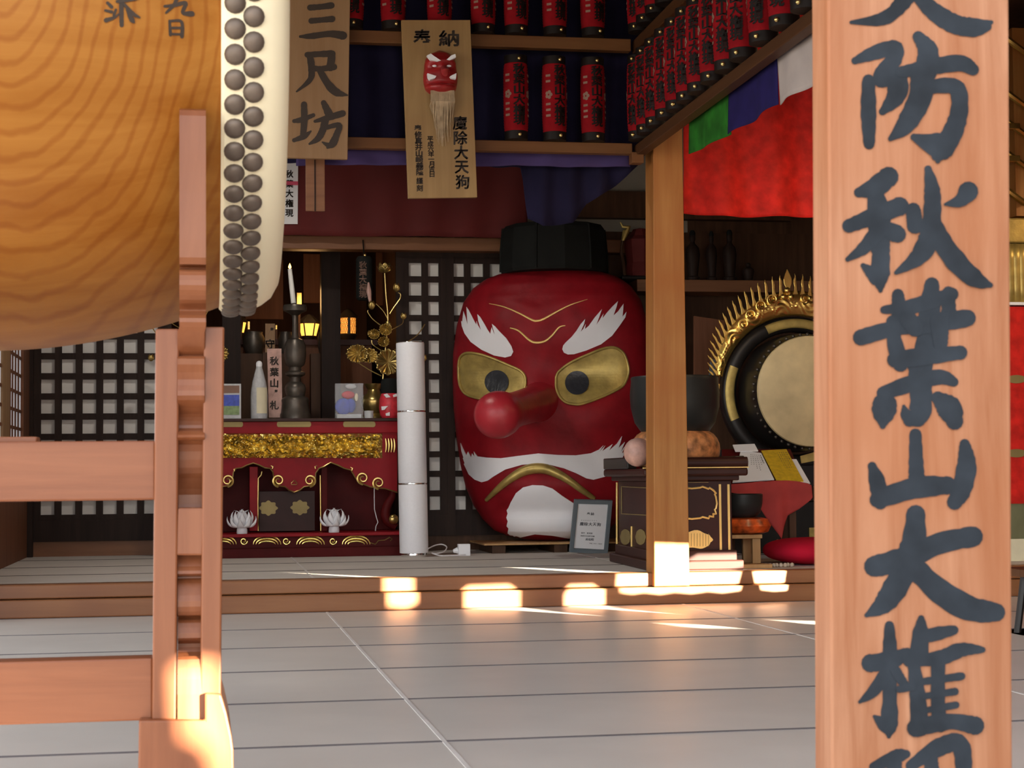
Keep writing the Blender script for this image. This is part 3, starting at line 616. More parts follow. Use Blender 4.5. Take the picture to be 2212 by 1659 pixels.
# the little mask on the plank
ppm = FPX/(_fw.dot(P(950, 160, YSB)-CAM))
def mk(px, py, d=0.0): return P(px, py, YSB)+Vector((0, -d, 0))
face = MB()
ol = [(110, 4), (118, 22), (128, 31), (140, 34), (152, 35), (165, 37), (175, 37), (185, 36), (195, 33), (203, 25), (208, 8)]
def lm(u, v):
    i = v*(len(ol)-1); j = min(int(i), len(ol)-2); t = i-j; y = ol[j][0]+(ol[j+1][0]-ol[j][0])*t; h = ol[j][1]+(ol[j+1][1]-ol[j][1])*t
    a = (u-0.5)*math.pi; bump = 0.018*math.exp(-((y-137)/7)**2)*math.cos(a)+0.02*math.exp(-((y-192)/7)**2)*math.cos(a)-0.012*math.exp(-((y-184)/3)**2)-0.015*math.exp(-((y-150)/5)**2)*math.exp(-((abs(h*math.sin(a))-15)/9)**2)
    return mk(951+(y-160)*0.02+h*math.sin(a), y, 0.065*math.cos(a)*min(1, h/30)+bump*min(1, h/25))
face.grid(lm, 28, 40).build('face', 'small_red', pk, smooth=True)
MB().tube([mk(954, 150, .05), mk(955, 158, .085), mk(956, 166, .115), mk(955, 169, .10)], [.012, .02, .024, .016], 12).build('nose', 'small_red', pk, smooth=True)
for pl in ([(918, 128), (926, 124), (934, 130), (948, 139), (940, 141), (926, 137)], [(978, 125), (970, 128), (960, 137), (967, 138), (980, 132), (979, 126)], [(919, 166), (925, 168), (938, 172), (936, 176), (924, 180), (920, 174)], [(981, 166), (972, 170), (967, 173), (970, 176), (980, 178)]):
    MB().prism([mk(x, y, .085) for x, y in pl], (0, 0.03, 0)).build('white_hair', 'white_paint', pk)
for ex in (935, 966): MB().ball(mk(ex, 149, .068), (.012, .006, .006), 10, 6).build('eye', 'white_paint', pk)
for i in range(90):
    t = i/89; x = 928+50*t; s = random.uniform(-1, 1)
    MBb = MB() if i == 0 else MBb
    ln = 235+75*math.sin(math.pi*t)**.7+random.uniform(-18, 10)
    MBb.tube([mk(x, 200, .05), mk(x+(952-x)*0.02+s*3, 225, .07), mk(x+(956-x)*0.1+s*6, (200+ln)/2+8, .03), mk(x+(962-x)*0.32+s*8, ln, .012)], [.0022, .0026, .002, .0008], 4)
MBb.build('beard', 'hair', pk)
# ---------------------------------------------------------------- red lanterns
lan = thing('paper_lantern', 'red paper lantern', 'lantern', (0, 0, 0), 'red paper lanterns with black caps')
prf = []
for i in range(49):
    z = 0.045+0.355*i/48; u = (i/48-0.5)*2; prf.append((0.060+0.005*(1-u**4)+(0.0012 if i % 2 else -0.0012), z))
MB().lathe(prf, (0, 0, 0), (0, 0, 1), 24).build('paper_body', 'lantern_red', lan, smooth=True)
for z0, nm_ in ((0.0, 'bottom_cap'), (0.398, 'top_cap')):
    cap_ = MB().lathe([(0.045, z0), (0.060, z0+0.002), (0.061, z0+0.044), (0.045, z0+0.047), (0.043, z0+0.04)], (0, 0, 0), (0, 0, 1), 24).build(nm_, 'lantern_black', lan, smooth=True)
    MB().ball((0, -0.066, z0+0.022), 0.0098, 12, 8).build('brass_knob', 'knob', cap_, smooth=True)
def lmap(x, y): a = x/0.065; return Vector((0.0672*math.sin(a), -0.0672*math.cos(a), y))
mb = MB()
for i, ch in enumerate('秋葉山大権現'):
    vs, fs = glyph(ch); [mb.add([lmap((a+ox)*0.062, 0.375-0.0535*i+(b+oy)*0.054-0.01) for a, b in vs], fs) for ox, oy in ((-.03, 0), (.03, .03), (0, -.03))]
mb.build('lettering', 'lantern_black', lan)
mb = MB()
for s in (-1, 1):
    for k in range(5):
        a = 2*math.pi*k/5; c = (s*0.062+0.012*math.cos(a), 0.235+0.014*math.sin(a))
        ring = [lmap(c[0]+0.009*math.cos(q*math.pi/4), c[1]+0.010*math.sin(q*math.pi/4)) for q in range(8)]; mb.add(ring, [tuple(range(8))])
    for z in (0.12, 0.15, 0.18, 0.30, 0.33): mb.add([lmap(s*0.052, z), lmap(s*0.078, z), lmap(s*0.078, z+0.012), lmap(s*0.052, z+0.012)], [(0, 1, 2, 3)])
mb.build('lettering', 'crest_grey', lan)
def put_lan(loc, label, first=[True], rz=0.0, tilt=0.0):
    if first[0]: first[0] = False; lan.location = loc; lan.rotation_euler = (tilt, 0, rz); lan['label'] = label; WL[lan] = Vector(loc)
    else: dup(lan, loc, label, rz, tilt)
for px, w, rz in ((1113, 'left', 0.12), (1196, 'middle', 0.3), (1279, 'right', 0.16)):
    p = P(px, 307, YRL+0.03); put_lan((p.x, YRL-0.0, zr), 'red lantern on the lower back shelf, %s one of the three' % w, rz=rz)
for i, px in enumerate((758, 848, 948, 1042, 1113, 1196, 1278)):
    p = P(px, 64, YRL+0.03); wd_ = ('first', 'second', 'third', 'fourth', 'fifth', 'sixth', 'seventh')[i]
    put_lan((p.x, YRL, ur), 'red lantern on the upper back shelf, %s from the left' % wd_, rz=0.1+0.05*i)
ORD = ['first', 'second', 'third', 'fourth', 'fifth', 'sixth', 'seventh', 'eighth', 'ninth', 'tenth', 'eleventh', 'twelfth', 'thirteenth', 'fourteenth', 'fifteenth', 'sixteenth', 'seventeenth', 'eighteenth']
pxs = [1381, 1399, 1419, 1441, 1464, 1488, 1513, 1542, 1574, 1607, 1652, 1697, 1745]
for i, px in enumerate(pxs):
    y = PX(px, 200, XB-0.04).y
    put_lan((XB-0.04, y, zb_+0.055), 'red lantern on the lower side rail, %s counting out from the pillar' % ORD[i], rz=-0.75+0.1*random.uniform(-1, 1))
for i, px in enumerate(pxs[:5]):
    y = PX(px, 20, XB-0.04).y
    put_lan((XB-0.04, y, ur), 'red lantern on the upper side rail, %s counting out from the pillar' % ORD[i], rz=-0.7)
# ---------------------------------------------------------------- the giant mask
MY = 12.02
ppx = FPX/_fw.dot(P(1190, 850, MY)-CAM)           # pixels per metre there
MC = P(1190, 850, MY)
al = math.radians(19); Fv = Vector((-math.sin(al), -math.cos(al), 0)); Rv = Vector((math.cos(al), -math.sin(al), 0))
HWT = [(583, 6), (586, 70), (592, 118), (602, 146), (620, 172), (650, 193), (700, 208), (760, 216), (820, 217), (880, 214), (940, 208), (1000, 199), (1050, 187), (1090, 170), (1120, 150), (1145, 124), (1156, 96), (1164, 60), (1168, 8)]
def hwid(y):
    for (a, b), (c, d) in zip(HWT[:-1], HWT[1:]):
        if a <= y <= c: return b+(d-b)*(y-a)/(c-a)
    return 5
def g2(u, y, cu, cy, su, sy): return math.exp(-((u-cu)/su)**2-((y-cy)/sy)**2)
def relief(u, y):
    r = 0.035*g2(abs(u), y, 0, 735, 70, 40)+0.03*(g2(u, y, -95, 700, 60, 34)+g2(u, y, 85, 690, 65, 36))
    r += 0.016*math.exp(-((y-(662-abs(u+14)*0.30+18))/15)**2)*math.exp(-(u/110)**2)
    r -= 0.05*(g2(u, y, -128, 812, 62, 42)+g2(u, y, 88, 812, 70, 44))
    r += 0.05*(g2(u, y, -120, 905, 75, 55)+g2(u, y, 110, 905, 80, 60))
    r += 0.055*g2(u, y, -18, 880, 45, 60)
    r += 0.04*g2(u, y, -15, 1050, 130, 34)-0.03*g2(u, y, -15, 1105, 120, 20)+0.045*g2(u, y, -15, 1140, 90, 40)
    return r
def mpt(u, v):
    y = 583+(1168-583)*(0.5-0.5*math.cos(math.pi*v)); h = hwid(y)
    a = (u-0.5)*math.radians(236); s = math.sin(a); c = math.cos(a)
    sx = math.copysign(abs(s)**0.88, s); D = 0.36*min(1, (h/190))**0.55
    d = D*(abs(c)**0.8 if c > 0 else -0.9*abs(c))
    d += relief(h*sx, y)*max(0, c)**0.5*min(1, h/140)
    p = P(1190, y, MY); base = Vector((MC.x+(p.x-MC.x), MY, p.z))
    return base+Rv*(h*sx/ppx)+Fv*(d-0.05)
giant = thing('giant_mask', 'giant red long-nosed mask with white brows, moustache and beard', 'mask', (MC.x, MY, P(1190, 1168, MY).z))
mf = MB().grid(mpt, 140, 150)
face = mf.build('face', 'red_face', giant, smooth=True)
bvm = BVHTree.FromPolygons(mf.v, mf.f)
def on_mask(px, py, off=0.004):
    d = RAY(px, py).normalized(); h = bvm.ray_cast(CAM, d)
    if h[0] is None:
        q = P(px, py, MY-0.1); h = bvm.find_nearest(q)
    nrm = h[1] if h[1].dot(d) < 0 else -h[1]
    return h[0]+(-d*0.6+nrm*0.4)*off
def decal(poly, off, fn=on_mask, edge=7.0):
    bm = bmesh.new(); vs = [bm.verts.new((x, y, 0)) for x, y in poly]
    for t_ in tessellate_polygon([[Vector((x, y, 0)) for x, y in poly]]): bm.faces.new([vs[k] for k in t_])
    for _ in range(6):
        es = [e for e in bm.edges if e.calc_length() > edge]
        if not es: break
        bmesh.ops.subdivide_edges(bm, edges=es, cuts=1); bmesh.ops.triangulate(bm, faces=[f for f in bm.faces if len(f.verts) > 3])
    bm.verts.index_update(); mb = MB(); n = len(bm.verts)
    T = [fn(v.co.x, v.co.y, off) for v in bm.verts]; B = [fn(v.co.x, v.co.y, -0.006) for v in bm.verts]
    fs = [tuple(v.index for v in f.verts) for f in bm.faces]
    fs += [(e.verts[0].index, e.verts[1].index, n+e.verts[1].index, n+e.verts[0].index) for e in bm.edges if len(e.link_faces) == 1]
    bm.free(); return mb.add(T+B, fs)
Z1 = lambda pts: [(940+x/3.77, 460+y/3.77) for x, y in pts]
Z2 = lambda pts: [(940+x/3.95, 860+y/3.95) for x, y in pts]
def smooth_poly(pts, k=5): 
    q = crom(list(pts)+[pts[0]], k)[:-1]; return q
LE = Z1([(192,1250),(205,1180),(245,1145),(300,1140),(390,1157),(490,1192),(600,1240),(690,1282),(732,1330),(737,1400),(718,1470),(685,1528),(600,1530),(480,1535),(340,1508),(260,1480),(215,1430),(195,1350)])
RE = Z1([(985,1335),(1010,1290),(1100,1220),(1250,1150),(1380,1102),(1465,1098),(1530,1140),(1563,1220),(1572,1300),(1540,1390),(1480,1440),(1350,1502),(1200,1555),(1130,1558),(1060,1540),(1010,1490),(985,1420)])
for nm_, E, pc in (('eye', LE, (503, 1378)), ('eye', RE, (1155, 1384))):
    e = decal(smooth_poly(E), 0.006).build(nm_, 'gold_paint', giant, smooth=True)
    MB().tube([on_mask(x, y, 0.010) for x, y in smooth_poly(E)], 0.0095, 8, closed=True).build('eye_rim', 'gold_paint', e, smooth=True)
    c = Z1([pc])[0]; decal([(c[0]+26*math.cos(a*math.pi/16), c[1]+26*math.sin(a*math.pi/16)) for a in range(32)], 0.015).build('pupil', 'pupil', e, smooth=True)
LB = Z1([(232,800),(250,850),(265,905),(256,765),(275,790),(300,840),(325,890),(337,910),(338,880),(350,915),(375,955),(352,880),(345,825),(370,850),(400,900),(425,945),(450,985),(455,955),(462,930),(475,970),(487,995),(472,940),(463,903),(490,925),(520,960),(580,1020),(622,1085),(637,1130),(618,1165),(570,1177),(480,1160),(380,1115),(290,1050),(240,980),(218,920),(213,880),(222,885)])
RB = Z1([(1035,1110),(1042,1080),(1062,1055),(1110,1010),(1150,960),(1185,905),(1222,863),(1212,905),(1184,968),(1205,945),(1226,905),(1220,945),(1250,920),(1300,850),(1358,783),(1335,850),(1312,912),(1340,870),(1370,820),(1362,858),(1400,810),(1440,765),(1488,718),(1475,770),(1452,835),(1490,800),(1533,740),(1530,790),(1525,845),(1557,805),(1548,850),(1500,920),(1440,1000),(1350,1070),(1230,1120),(1130,1150),(1080,1152),(1048,1137)])
decal(LB, 0.006).build('eyebrow', 'white_paint', giant, smooth=True); decal(RB, 0.006).build('eyebrow', 'white_paint', giant, smooth=True)
for L in ([(440,738,4),(560,765,9),(680,815,12),(790,872,16),(830,879,16),(880,866,16),(1000,800,12),(1100,750,9),(1240,703,3)], [(610,936,8),(680,960,12),(760,1030,16),(815,1055,17),(890,1046,16),(950,1000,14),(1010,932,12),(1060,918,6)]):
    q = crom(L, 6); MB().tube([on_mask(940+x/3.77, 460+y/3.77, 0.003) for x, y, w in q], [w/3.77/ppx*0.55 for x, y, w in q], 6).build('forehead_line', 'gold_line', giant, smooth=True)
MU = Z2([(220,383),(240,430),(270,488),(284,455),(310,505),(318,470),(340,500),(332,455),(365,497),(440,507),(560,513),(700,494),(880,472),(1050,485),(1200,488),(1330,470),(1395,440),(1434,404),(1400,458),(1450,405),(1425,452),(1512,393),(1482,448),(1550,388),(1592,325),(1580,375),(1562,428),(1616,374),(1582,458),(1614,415),(1592,468),(1620,458),(1600,500),(1570,560),(1520,620),(1450,670),(1350,697),(1290,685),(1200,640),(1100,600),(980,570),(860,560),(740,570),(600,610),(500,670),(450,705),(400,718),(340,695),(290,650),(262,590),(248,560),(256,556),(240,510),(246,508),(228,450)])
decal(MU, 0.012).build('moustache', 'white_paint', giant, smooth=True)
GB = Z2([(645,890),(690,810),(750,762),(830,742),(920,745),(1000,770),(1080,830),(1180,895),(1260,950),(1310,1030),(1330,1130),(1300,1215),(1150,1195),(1000,1170),(850,1158),(750,1180),(660,1205),(640,1165),(620,1150),(628,1110),(612,1090),(622,1050),(610,1020),(620,985),(612,955),(628,930)])
decal(GB, 0.012).build('goatee', 'white_paint', giant, smooth=True)
q = crom([(440,868,22),(540,772,34),(640,692,44),(740,632,52),(840,603,56),(940,606,54),(1030,640,48),(1140,702,40),(1240,775,34),(1355,855,24)], 7)
MB().tube([on_mask(940+x/3.95, 860+y/3.95, 0.010) for x, y, w in q], [w/3.95/ppx*0.8 for x, y, w in q], 10).build('mouth', 'gold_paint', giant, smooth=True)
n0 = on_mask(1163, 868, -0.05); n1 = P(1066, 899, 10.78)
ax = (n1-n0); L = ax.length; pr = []
for i in range(25):
    t = i/24
    r = 0.118+0.01*math.sin(t*3) if t < .72 else 0
    pr.append((t, r))
rp = [(0.155, 0.0), (0.140, 0.06), (0.126, 0.16), (0.118, 0.35), (0.114, 0.55), (0.116, 0.70), (0.124, 0.80), (0.137, 0.88), (0.1465, 0.935), (0.149, 0.975), (0.146, 1.01)]
for k in range(1, 9):
    a = k*math.pi/16; rp.append((0.146*math.cos(a), 1.01+0.105*math.sin(a)))
MB().lathe([(r, t*L-0.08) for r, t in rp[:-1]]+[(0, (1.01+0.105)*L-0.08)], n0, ax, 40).build('nose', 'red_nose_lit', giant, smooth=True)
# little cap on the brow
hat = thing('priest_hat', 'black many-sided cloth hat sitting on top of the red mask', 'hat', (P(1200, 590, MY).x, MY, P(1200, 592, MY).z))
HC = P(1200, 560, 11.95); rr0 = 118/ppx
zA, zBt = P(1200, 591, 11.95).z, P(1200, 489, 11.95).z
m = MB(); sec = []
for z, k in ((zA, .98), (zA+0.02, 1.0), ((zA+zBt)/2, .985), (zBt-0.03, .96), (zBt, .90), (zBt+0.01, .3)): sec.append((rr0*k, z-zA))
m.lathe(sec+[(0, zBt-zA+0.012)], (HC.x, MY-0.02, zA), (0, 0, 1), 12)
m.build('crown', 'black_cloth', hat)
for k in range(6):
    a = 2*math.pi*k/6; MB().tube([(HC.x+rr0*s*math.cos(a), MY-0.02+rr0*s*math.sin(a), z) for s, z in ((1.0, zA+0.01), (.99, (zA+zBt)/2), (.955, zBt-0.02), (.6, zBt+0.012))], 0.008, 6).build('seam_cord', 'black_cloth', hat, smooth=True)
# low stand under the mask
ms = thing('low_stand', 'thin low plank stand beneath the giant red mask', 'stand', (P(1240, 1190, 11.65).x, 11.9, ZU))
a, b = P(1046, 1172, 11.62), P(1445, 1180, 11.62)
zt = P(1150, 1173, 11.62).z; zl = P(1150, 1177, 11.62).z
MB().box((a.x, 11.62, zl), (b.x, YB-0.08, zt)).build('plank', 'stool_wood', ms, bevel=0.003)
for x in (a.x+0.06, (a.x+b.x)/2-0.15, (a.x+b.x)/2+0.2, b.x-0.1): MB().box((x, 11.66, ZU), (x+0.09, YB-0.12, zl)).build('block', 'dark_wood', ms)
for p in ms.children: pass
# ---------------------------------------------------------------- white cylinder, framed notice, cable
cy = thing('sectioned_cylinder', 'tall white cylinder in three sections with silver rings on the raised floor', 'cylinder', (P(893, 1200, 11.37).x, 11.42, ZU))
c0 = P(894.5, 1203, 11.37); c1 = P(886, 742, 11.37); c0.z = ZU; R_ = 31.0*(_fw.dot(c0-CAM))/FPX
axv = c1-c0
def cseg(y): return (P(890, y, 11.37).z-ZU)/axv.z
def cyr(n, m_, ya, yb, r): MB().cyl(c0+axv*max(0, cseg(ya)), c0+axv*cseg(yb), r, n=48).build(n, m_, cy, smooth=True, bevel=0.002)
cyr('section', 'cylinder_white', 1194, 1047, R_); cyr('section', 'cylinder_white', 1043, 891, R_*0.995); cyr('section', 'cylinder_white', 887, 741.5, R_*0.99)
cyr('silver_ring', 'chrome', 1203.5, 1194, R_*0.9); cyr('silver_ring', 'chrome', 1047, 1043, R_*0.985); cyr('silver_ring', 'chrome', 891, 887, R_*0.98); cyr('silver_ring', 'chrome', 741.5, 739.5, R_*0.97)
fr_ = thing('framed_notice', 'grey framed white notice leaning at the foot of the giant mask', 'frame', (P(1270, 1193, 11.45).x, 11.46, ZU))
def fP(u, v, d=0.0):                              # u right, v down, in photo-like 0..1 across the frame
    yy = 11.52-0.10*v
    a = Vector(P(1240, 1078, 11.52)).lerp(P(1229, 1191.5, 11.42), v); b = Vector(P(1322.5, 1080, 11.54)).lerp(P(1312, 1196, 11.44), v)
    q = a.lerp(b, u); return q+Vector((0, -d, -d*0.3))
m = MB()
def fbar(u0, v0, u1, v1, mb, d0, d1):
    q = [(u0, v1), (u1, v1), (u1, v0), (u0, v0)]; mb.hexa([fP(u, v, d0) for u, v in q], [fP(u, v, d1) for u, v in q])
for a_ in ((0, 0, 1, .075), (0, .925, 1, 1), (0, .06, .105, .94), (.895, .06, 1, .94)): fbar(*a_, m, -0.006, 0.016)
m.build('border', 'frame_grey', fr_, bevel=0.003)
m = MB(); fbar(.10, .07, .90, .93, m, -0.004, 0.002); m.build('notice_paper', 'paper', fr_)
m = MB(); F1 = lambda x, y: fP(x, y, 0.0032)
type_row(m, '奉納', .41, .27, .085, .055, .10, F1); type_row(m, '魔除大天狗', .26, .465, .098, .066, .112, F1); type_row(m, 'まよけだいてんぐ', .25, .395, .03, .016, .055, F1)
type_row(m, '製作 彫刻家', .29, .635, .042, .03, .05, F1); type_row(m, '西尾市吉良町宮崎', .28, .69, .042, .026, .046, F1); type_row(m, '高橋昭', .43, .75, .066, .045, .072, F1); type_row(m, '平成二十年十一月吉日', .52, .825, .03, .02, .033, F1)
m.build('lettering', 'grey_ink', fr_)
cb = thing('cable_plug', 'white extension cable and plug lying between the cylinder and the mask', 'cable', (P(970, 1192, 11.4).x, 11.5, ZU))
def fl_(x, y, h=0.006): p = PZ(x, y, ZU); return Vector((p.x, p.y, ZU+h))
YC_ = 11.42
def cp(x, y): return P(x, y, YC_)
pts = [(925, 1185), (940, 1178), (955, 1176), (965, 1182), (958, 1192), (940, 1196), (934, 1195), (950, 1200), (975, 1200), (1006, 1198)]
zc = lambda p: Vector((p.x, p.y, max(p.z, ZU+0.004)))
q = crom([(x, y, 0) for x, y in pts], 6)
MB().tube([zc(P(x, y, YC_-0.25*((y-1176)/24))) for x, y, _ in q], 0.0042, 6).build('cord', 'cord', cb, smooth=True)
m = MB(); a = P(995, 1184, YC_); m.box((a.x-0.018, YC_-0.03, ZU), (a.x+0.06, YC_+0.03, P(995, 1175, YC_).z)); m.cyl((a.x-0.05, YC_, ZU+0.03), (a.x-0.018, YC_, ZU+0.035), 0.011, 0.022, 10); m.build('plug', 'white_plastic', cb, bevel=0.004)
# ---------------------------------------------------------------- altar table
TY = 11.72
def T(x, y, d=0.0): return P(x, y, TY)+Vector((0, -d, 0))
Z8 = lambda x, y, d=0.0: T(460+x/4.366, 880+y/4.366, d)
tb = thing('altar_table', 'red lacquer altar table with carved gold frieze and scrolled apron', 'altar table', (P(620, 1190, TY).x, 12.0, ZU))
xl, xr = T(378, 950).x, T(858, 950).x; YBk = 12.26
MB().box((xl-0.03, TY-0.02, T(600, 911).z), (xr+0.03, YBk, T(600, 904).z)).build('tabletop', 'brown_lacquer', tb, bevel=0.004)
MB().box((xl-0.01, TY, T(600, 936).z), (xr+0.01, YBk, T(600, 911).z)).build('upper_rail', 'red_lacquer', tb, bevel=0.003)
for a, b in ((452, 526), (597, 673), (740, 812)):
    m = MB(); pl = []
    for (cx, cy_, s) in ((a+5, 916.5, 1), (b-5, 916.5, -1)):
        for k in range(9): an = math.pi/2+math.pi*k/8 if s > 0 else -math.pi/2+math.pi*k/8; pl.append(T(cx+4*math.cos(an), cy_+(-1)*6.0*math.sin(an), 0.004))
    m.prism(pl, (0, 0.006, 0)).build('cartouche', 'olive_gold', tb)
MB().box((xl, TY+0.012, T(600, 994).z), (xr, YBk, T(600, 935).z)).build('frieze_rail', 'red_lacquer', tb)
def carve(u, v):
    x = 392+(826-392)*u; y = 936+(991-936)*v
    p = T(x, y); s = Vector((p.x*13, p.z*17, 3.1))
    n1 = noise.noise(s*1.15); n2 = noise.noise(s*2.6+Vector((5, 1, 0))); sw = math.sin(p.x*44+6*n1+7*math.sin(p.z*34+2*n2))
    h = 0.010+0.028*abs(n2)**0.7+0.017*sw+0.014*n1
    e = min(1, min(u, 1-u)*26, min(v, 1-v)*7); 
    return p+Vector((0, -max(-0.012, h)*e+0.010*(1-e), 0))
MB().grid(carve, 420, 64).build('carved_frieze', 'carved_gold', tb, smooth=True)
for k in range(4):
    x = 833+6*k; MB().tube([T(x-1.5+3.0*math.cos(t*1.2), 962+15*t/1.0, 0.006) for t in (-1, -.6, -.2, .2, .6, 1)], [.003, .006, .007, .007, .006, .003], 6).build('fan_rib', 'brass', tb, smooth=True)
AP = [(380,525),(440,545),(490,570),(540,575),(566,610),(575,680),(620,740),(680,748),(715,780),(765,800),(820,780),(860,748),(920,740),(965,690),(970,620),(1000,575),(1045,558),(1110,520),(1180,545),(1240,575),(1300,590),(1330,640),(1360,690),(1420,725),(1480,748),(1530,757),(1620,765),(1680,782),(1738,802)]
LFT = [(2*380-x, y) for x, y in AP[:20] if x > 380][::-1]
edge = [(-350, 525), (-190, 520)]+[p for p in LFT if p[0] > -180]+AP
edge = [p for i, p in enumerate(edge) if i == 0 or p[0] > edge[i-1][0]+2]
m = MB()
top_ = [Z8(x, 478) for x, y in edge]; low = [Z8(x, y) for x, y in edge]; nn = len(edge)
for d in (0, 0.02): m.add([v+Vector((0, d, 0)) for v in top_+low], [(i, i+1, nn+i+1, nn+i) for i in range(nn-1)])
m.build('apron', 'red_lacquer', tb)
MB().tube([Z8(x, y, 0.004) for x, y in edge], 0.0045, 6).build('apron_edging', 'brass', tb, smooth=True)
for c, s in (((618, 690), 1), ((912, 690), -1), ((138, 690), -1), ((-150, 690), 1), ((1412, 668), 1), ((1560, 712), 1)):
    MB().tube(spiral(c, 58, 14, 1.6*s, math.pi/2*(1 if s > 0 else 1), lambda x, y: Z8(x, y, 0.008), 40), [0.0085-0.004*i/40 for i in range(41)], 6).build('gold_scroll', 'brass', tb, smooth=True)
for x, y, s in ((560, 560, 1), (968, 560, -1), (205, 585, -1), (1310, 575, 1)):
    MB().tube([Z8(x, y+20, .006), Z8(x+6*s, y, .006), Z8(x-14*s, y-12, .006)], [.005, .006, .002], 6).build('gold_leaf', 'brass', tb, smooth=True)
MB().tube([Z8(x, y, .004) for x, y in ((765, 686), (795, 715), (790, 728), (740, 728), (738, 712))], 0.003, 5, closed=True).build('gold_heart', 'brass', tb)
def leg(xa, xb, ya, yb, Yd, m_, nm_='leg'):
    a, b = P(460+xa/4.366, 880+ya/4.366, TY+Yd), P(460+xb/4.366, 880+yb/4.366, TY+Yd); return MB().box((a.x, TY+Yd, b.z), (b.x, TY+Yd+0.05, a.z)).build(nm_, m_, tb, bevel=0.003)
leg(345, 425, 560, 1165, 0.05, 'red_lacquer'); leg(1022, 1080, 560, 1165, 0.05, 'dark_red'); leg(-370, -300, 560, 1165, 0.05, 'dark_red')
for x, pts in ((0, [(462, 605), (455, 640), (428, 670), (425, 900), (428, 1165)]), (0, [(1012, 640), (1015, 900), (1018, 1165)])):
    MB().tube([P(460+a/4.366, 880+b/4.366, TY+0.048) for a, b in pts], 0.0045, 6).build('gold_trim', 'brass', tb, smooth=True)
q = crom([(1700, 790, 60), (1690, 850, 70), (1650, 920, 84), (1630, 1010, 92), (1660, 1080, 90), (1730, 1130, 70)], 6)
MB().tube([Z8(x, y, -0.03) for x, y, w in q], [w/4.366/325*0.5 for x, y, w in q], 12).build('curved_leg', 'dark_red', tb, smooth=True)
MB().ball(Z8(1700, 1055, 0.02), (0.033, 0.02, 0.033)).build('gold_boss', 'brass', tb, smooth=True)
MB().box((xl+0.02, TY+0.30, T(600, 1150).z), (xr-0.02, TY+0.33, T(600, 990).z)).build('back_panel', 'dark_red', tb)
MB().pbox(560, 1062, 680, 1146, TY+0.10, 0.19).build('inner_box', 'brown_lacquer', tb)
for c in ((523, 950), (820, 945)):
    pl = [P(460+(c[0]+(82+9*math.cos(8*a))*math.cos(a))/4.366, 880+(c[1]+(66+7*math.cos(8*a))*math.sin(a))/4.366, TY+0.096) for a in [2*math.pi*k/48 for k in range(48)]]
    MB().prism(pl, (0, 0.004, 0)).build('rosette', 'olive_gold', tb)
zs_ = T(600, 1151).z
MB().box((xl-0.02, TY-0.16, T(600, 1158).z), (xr+0.03, YBk, zs_)).build('lower_shelf', 'red_lacquer', tb, bevel=0.003)
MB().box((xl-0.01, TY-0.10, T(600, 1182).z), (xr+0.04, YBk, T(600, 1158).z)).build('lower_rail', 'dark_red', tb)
TW = lambda x, y, d: P(460+x/4.366, 880+y/4.366, TY-0.10)+Vector((0, -d, 0))
for cx in (90, 510, 920, 1350):
    for r in (0, 1, 2):
        q = [(cx+(-130+26*r)*math.cos(t*math.pi)*1.0, 1292-(82-26*r)*math.sin(t*math.pi)) for t in [k/12 for k in range(13)]]
        MB().tube([TW(x, y, 0.004) for x, y in q], [0.003+0.004*math.sin(math.pi*k/12) for k in range(13)], 6).build('gold_wave', 'carved_gold', tb, smooth=True)
for cx in (290, 690, 1130):
    MB().tube(spiral((cx, 1260), 36, 8, 1.4, 0, lambda x, y: TW(x, y, 0.006), 24), 0.0045, 6).build('gold_curl', 'carved_gold', tb, smooth=True)
MB().tube([TW(x, y, 0.005) for x, y in ((1480, 1275), (1530, 1290), (1560, 1255), (1620, 1250), (1665, 1225), (1690, 1240), (1670, 1260))], 0.0035, 6).build('gold_curl', 'brass', tb, smooth=True)
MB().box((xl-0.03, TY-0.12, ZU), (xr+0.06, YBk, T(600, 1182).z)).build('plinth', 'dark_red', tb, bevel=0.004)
# things on the table's shelf and in front
lot = thing('lotus_lamp', 'white lotus lamp on the lower shelf, nearer the drum stand', 'lotus lamp', (0, 0, 0), 'white lotus lamps')
m = MB()
for ring, (cnt, r0, tilt, ln, wd2) in enumerate(((5, .012, 0.16, .13, .062), (7, .026, 0.42, .125, .064), (8, .034, 0.9, .112, .062), (9, .034, 1.5, .095, .055))):
    for k in range(cnt):
        a = 2*math.pi*(k+0.5*ring)/cnt; er = Vector((math.cos(a), math.sin(a), 0)); et = Vector((-math.sin(a), math.cos(a), 0)); ez = Vector((0, 0, 1))
        def pf_(u, v, er=er, et=et, r0=r0, tilt=tilt, ln=ln, wd2=wd2):
            ang = tilt*(1.15-0.25*v)-0.65*v*v; w = wd2*math.sin(math.pi*min(1, 0.12+0.88*v)**0.8)*(1-v**6)
            s = (u-0.5)*2
            return er*(r0+ln*v*math.sin(ang)-0.012*s*s*0)+ez*(0.04+ln*v*math.cos(ang))+et*(w*0.5*s)+er*(-0.018*s*s*math.sin(math.pi*v))
        m.grid(pf_, 5, 8)
m.build('petals', 'white_plastic', lot, smooth=True, solid=0.002)
MB().lathe([(0.034, 0), (0.036, 0.006), (0.034, 0.03), (0.028, 0.046), (0, 0.046)], (0, 0, 0), (0, 0, 1), 24).build('base', 'white_plastic', lot, smooth=True)
p = P(523, 1149, TY-0.10); lot.location = (p.x, TY-0.085, zs_); WL[lot] = Vector(lot.location)
p = P(722, 1145, TY-0.10); dup(lot, (p.x, TY-0.085, zs_), 'white lotus lamp on the lower shelf, nearer the white cylinder', 0.3)
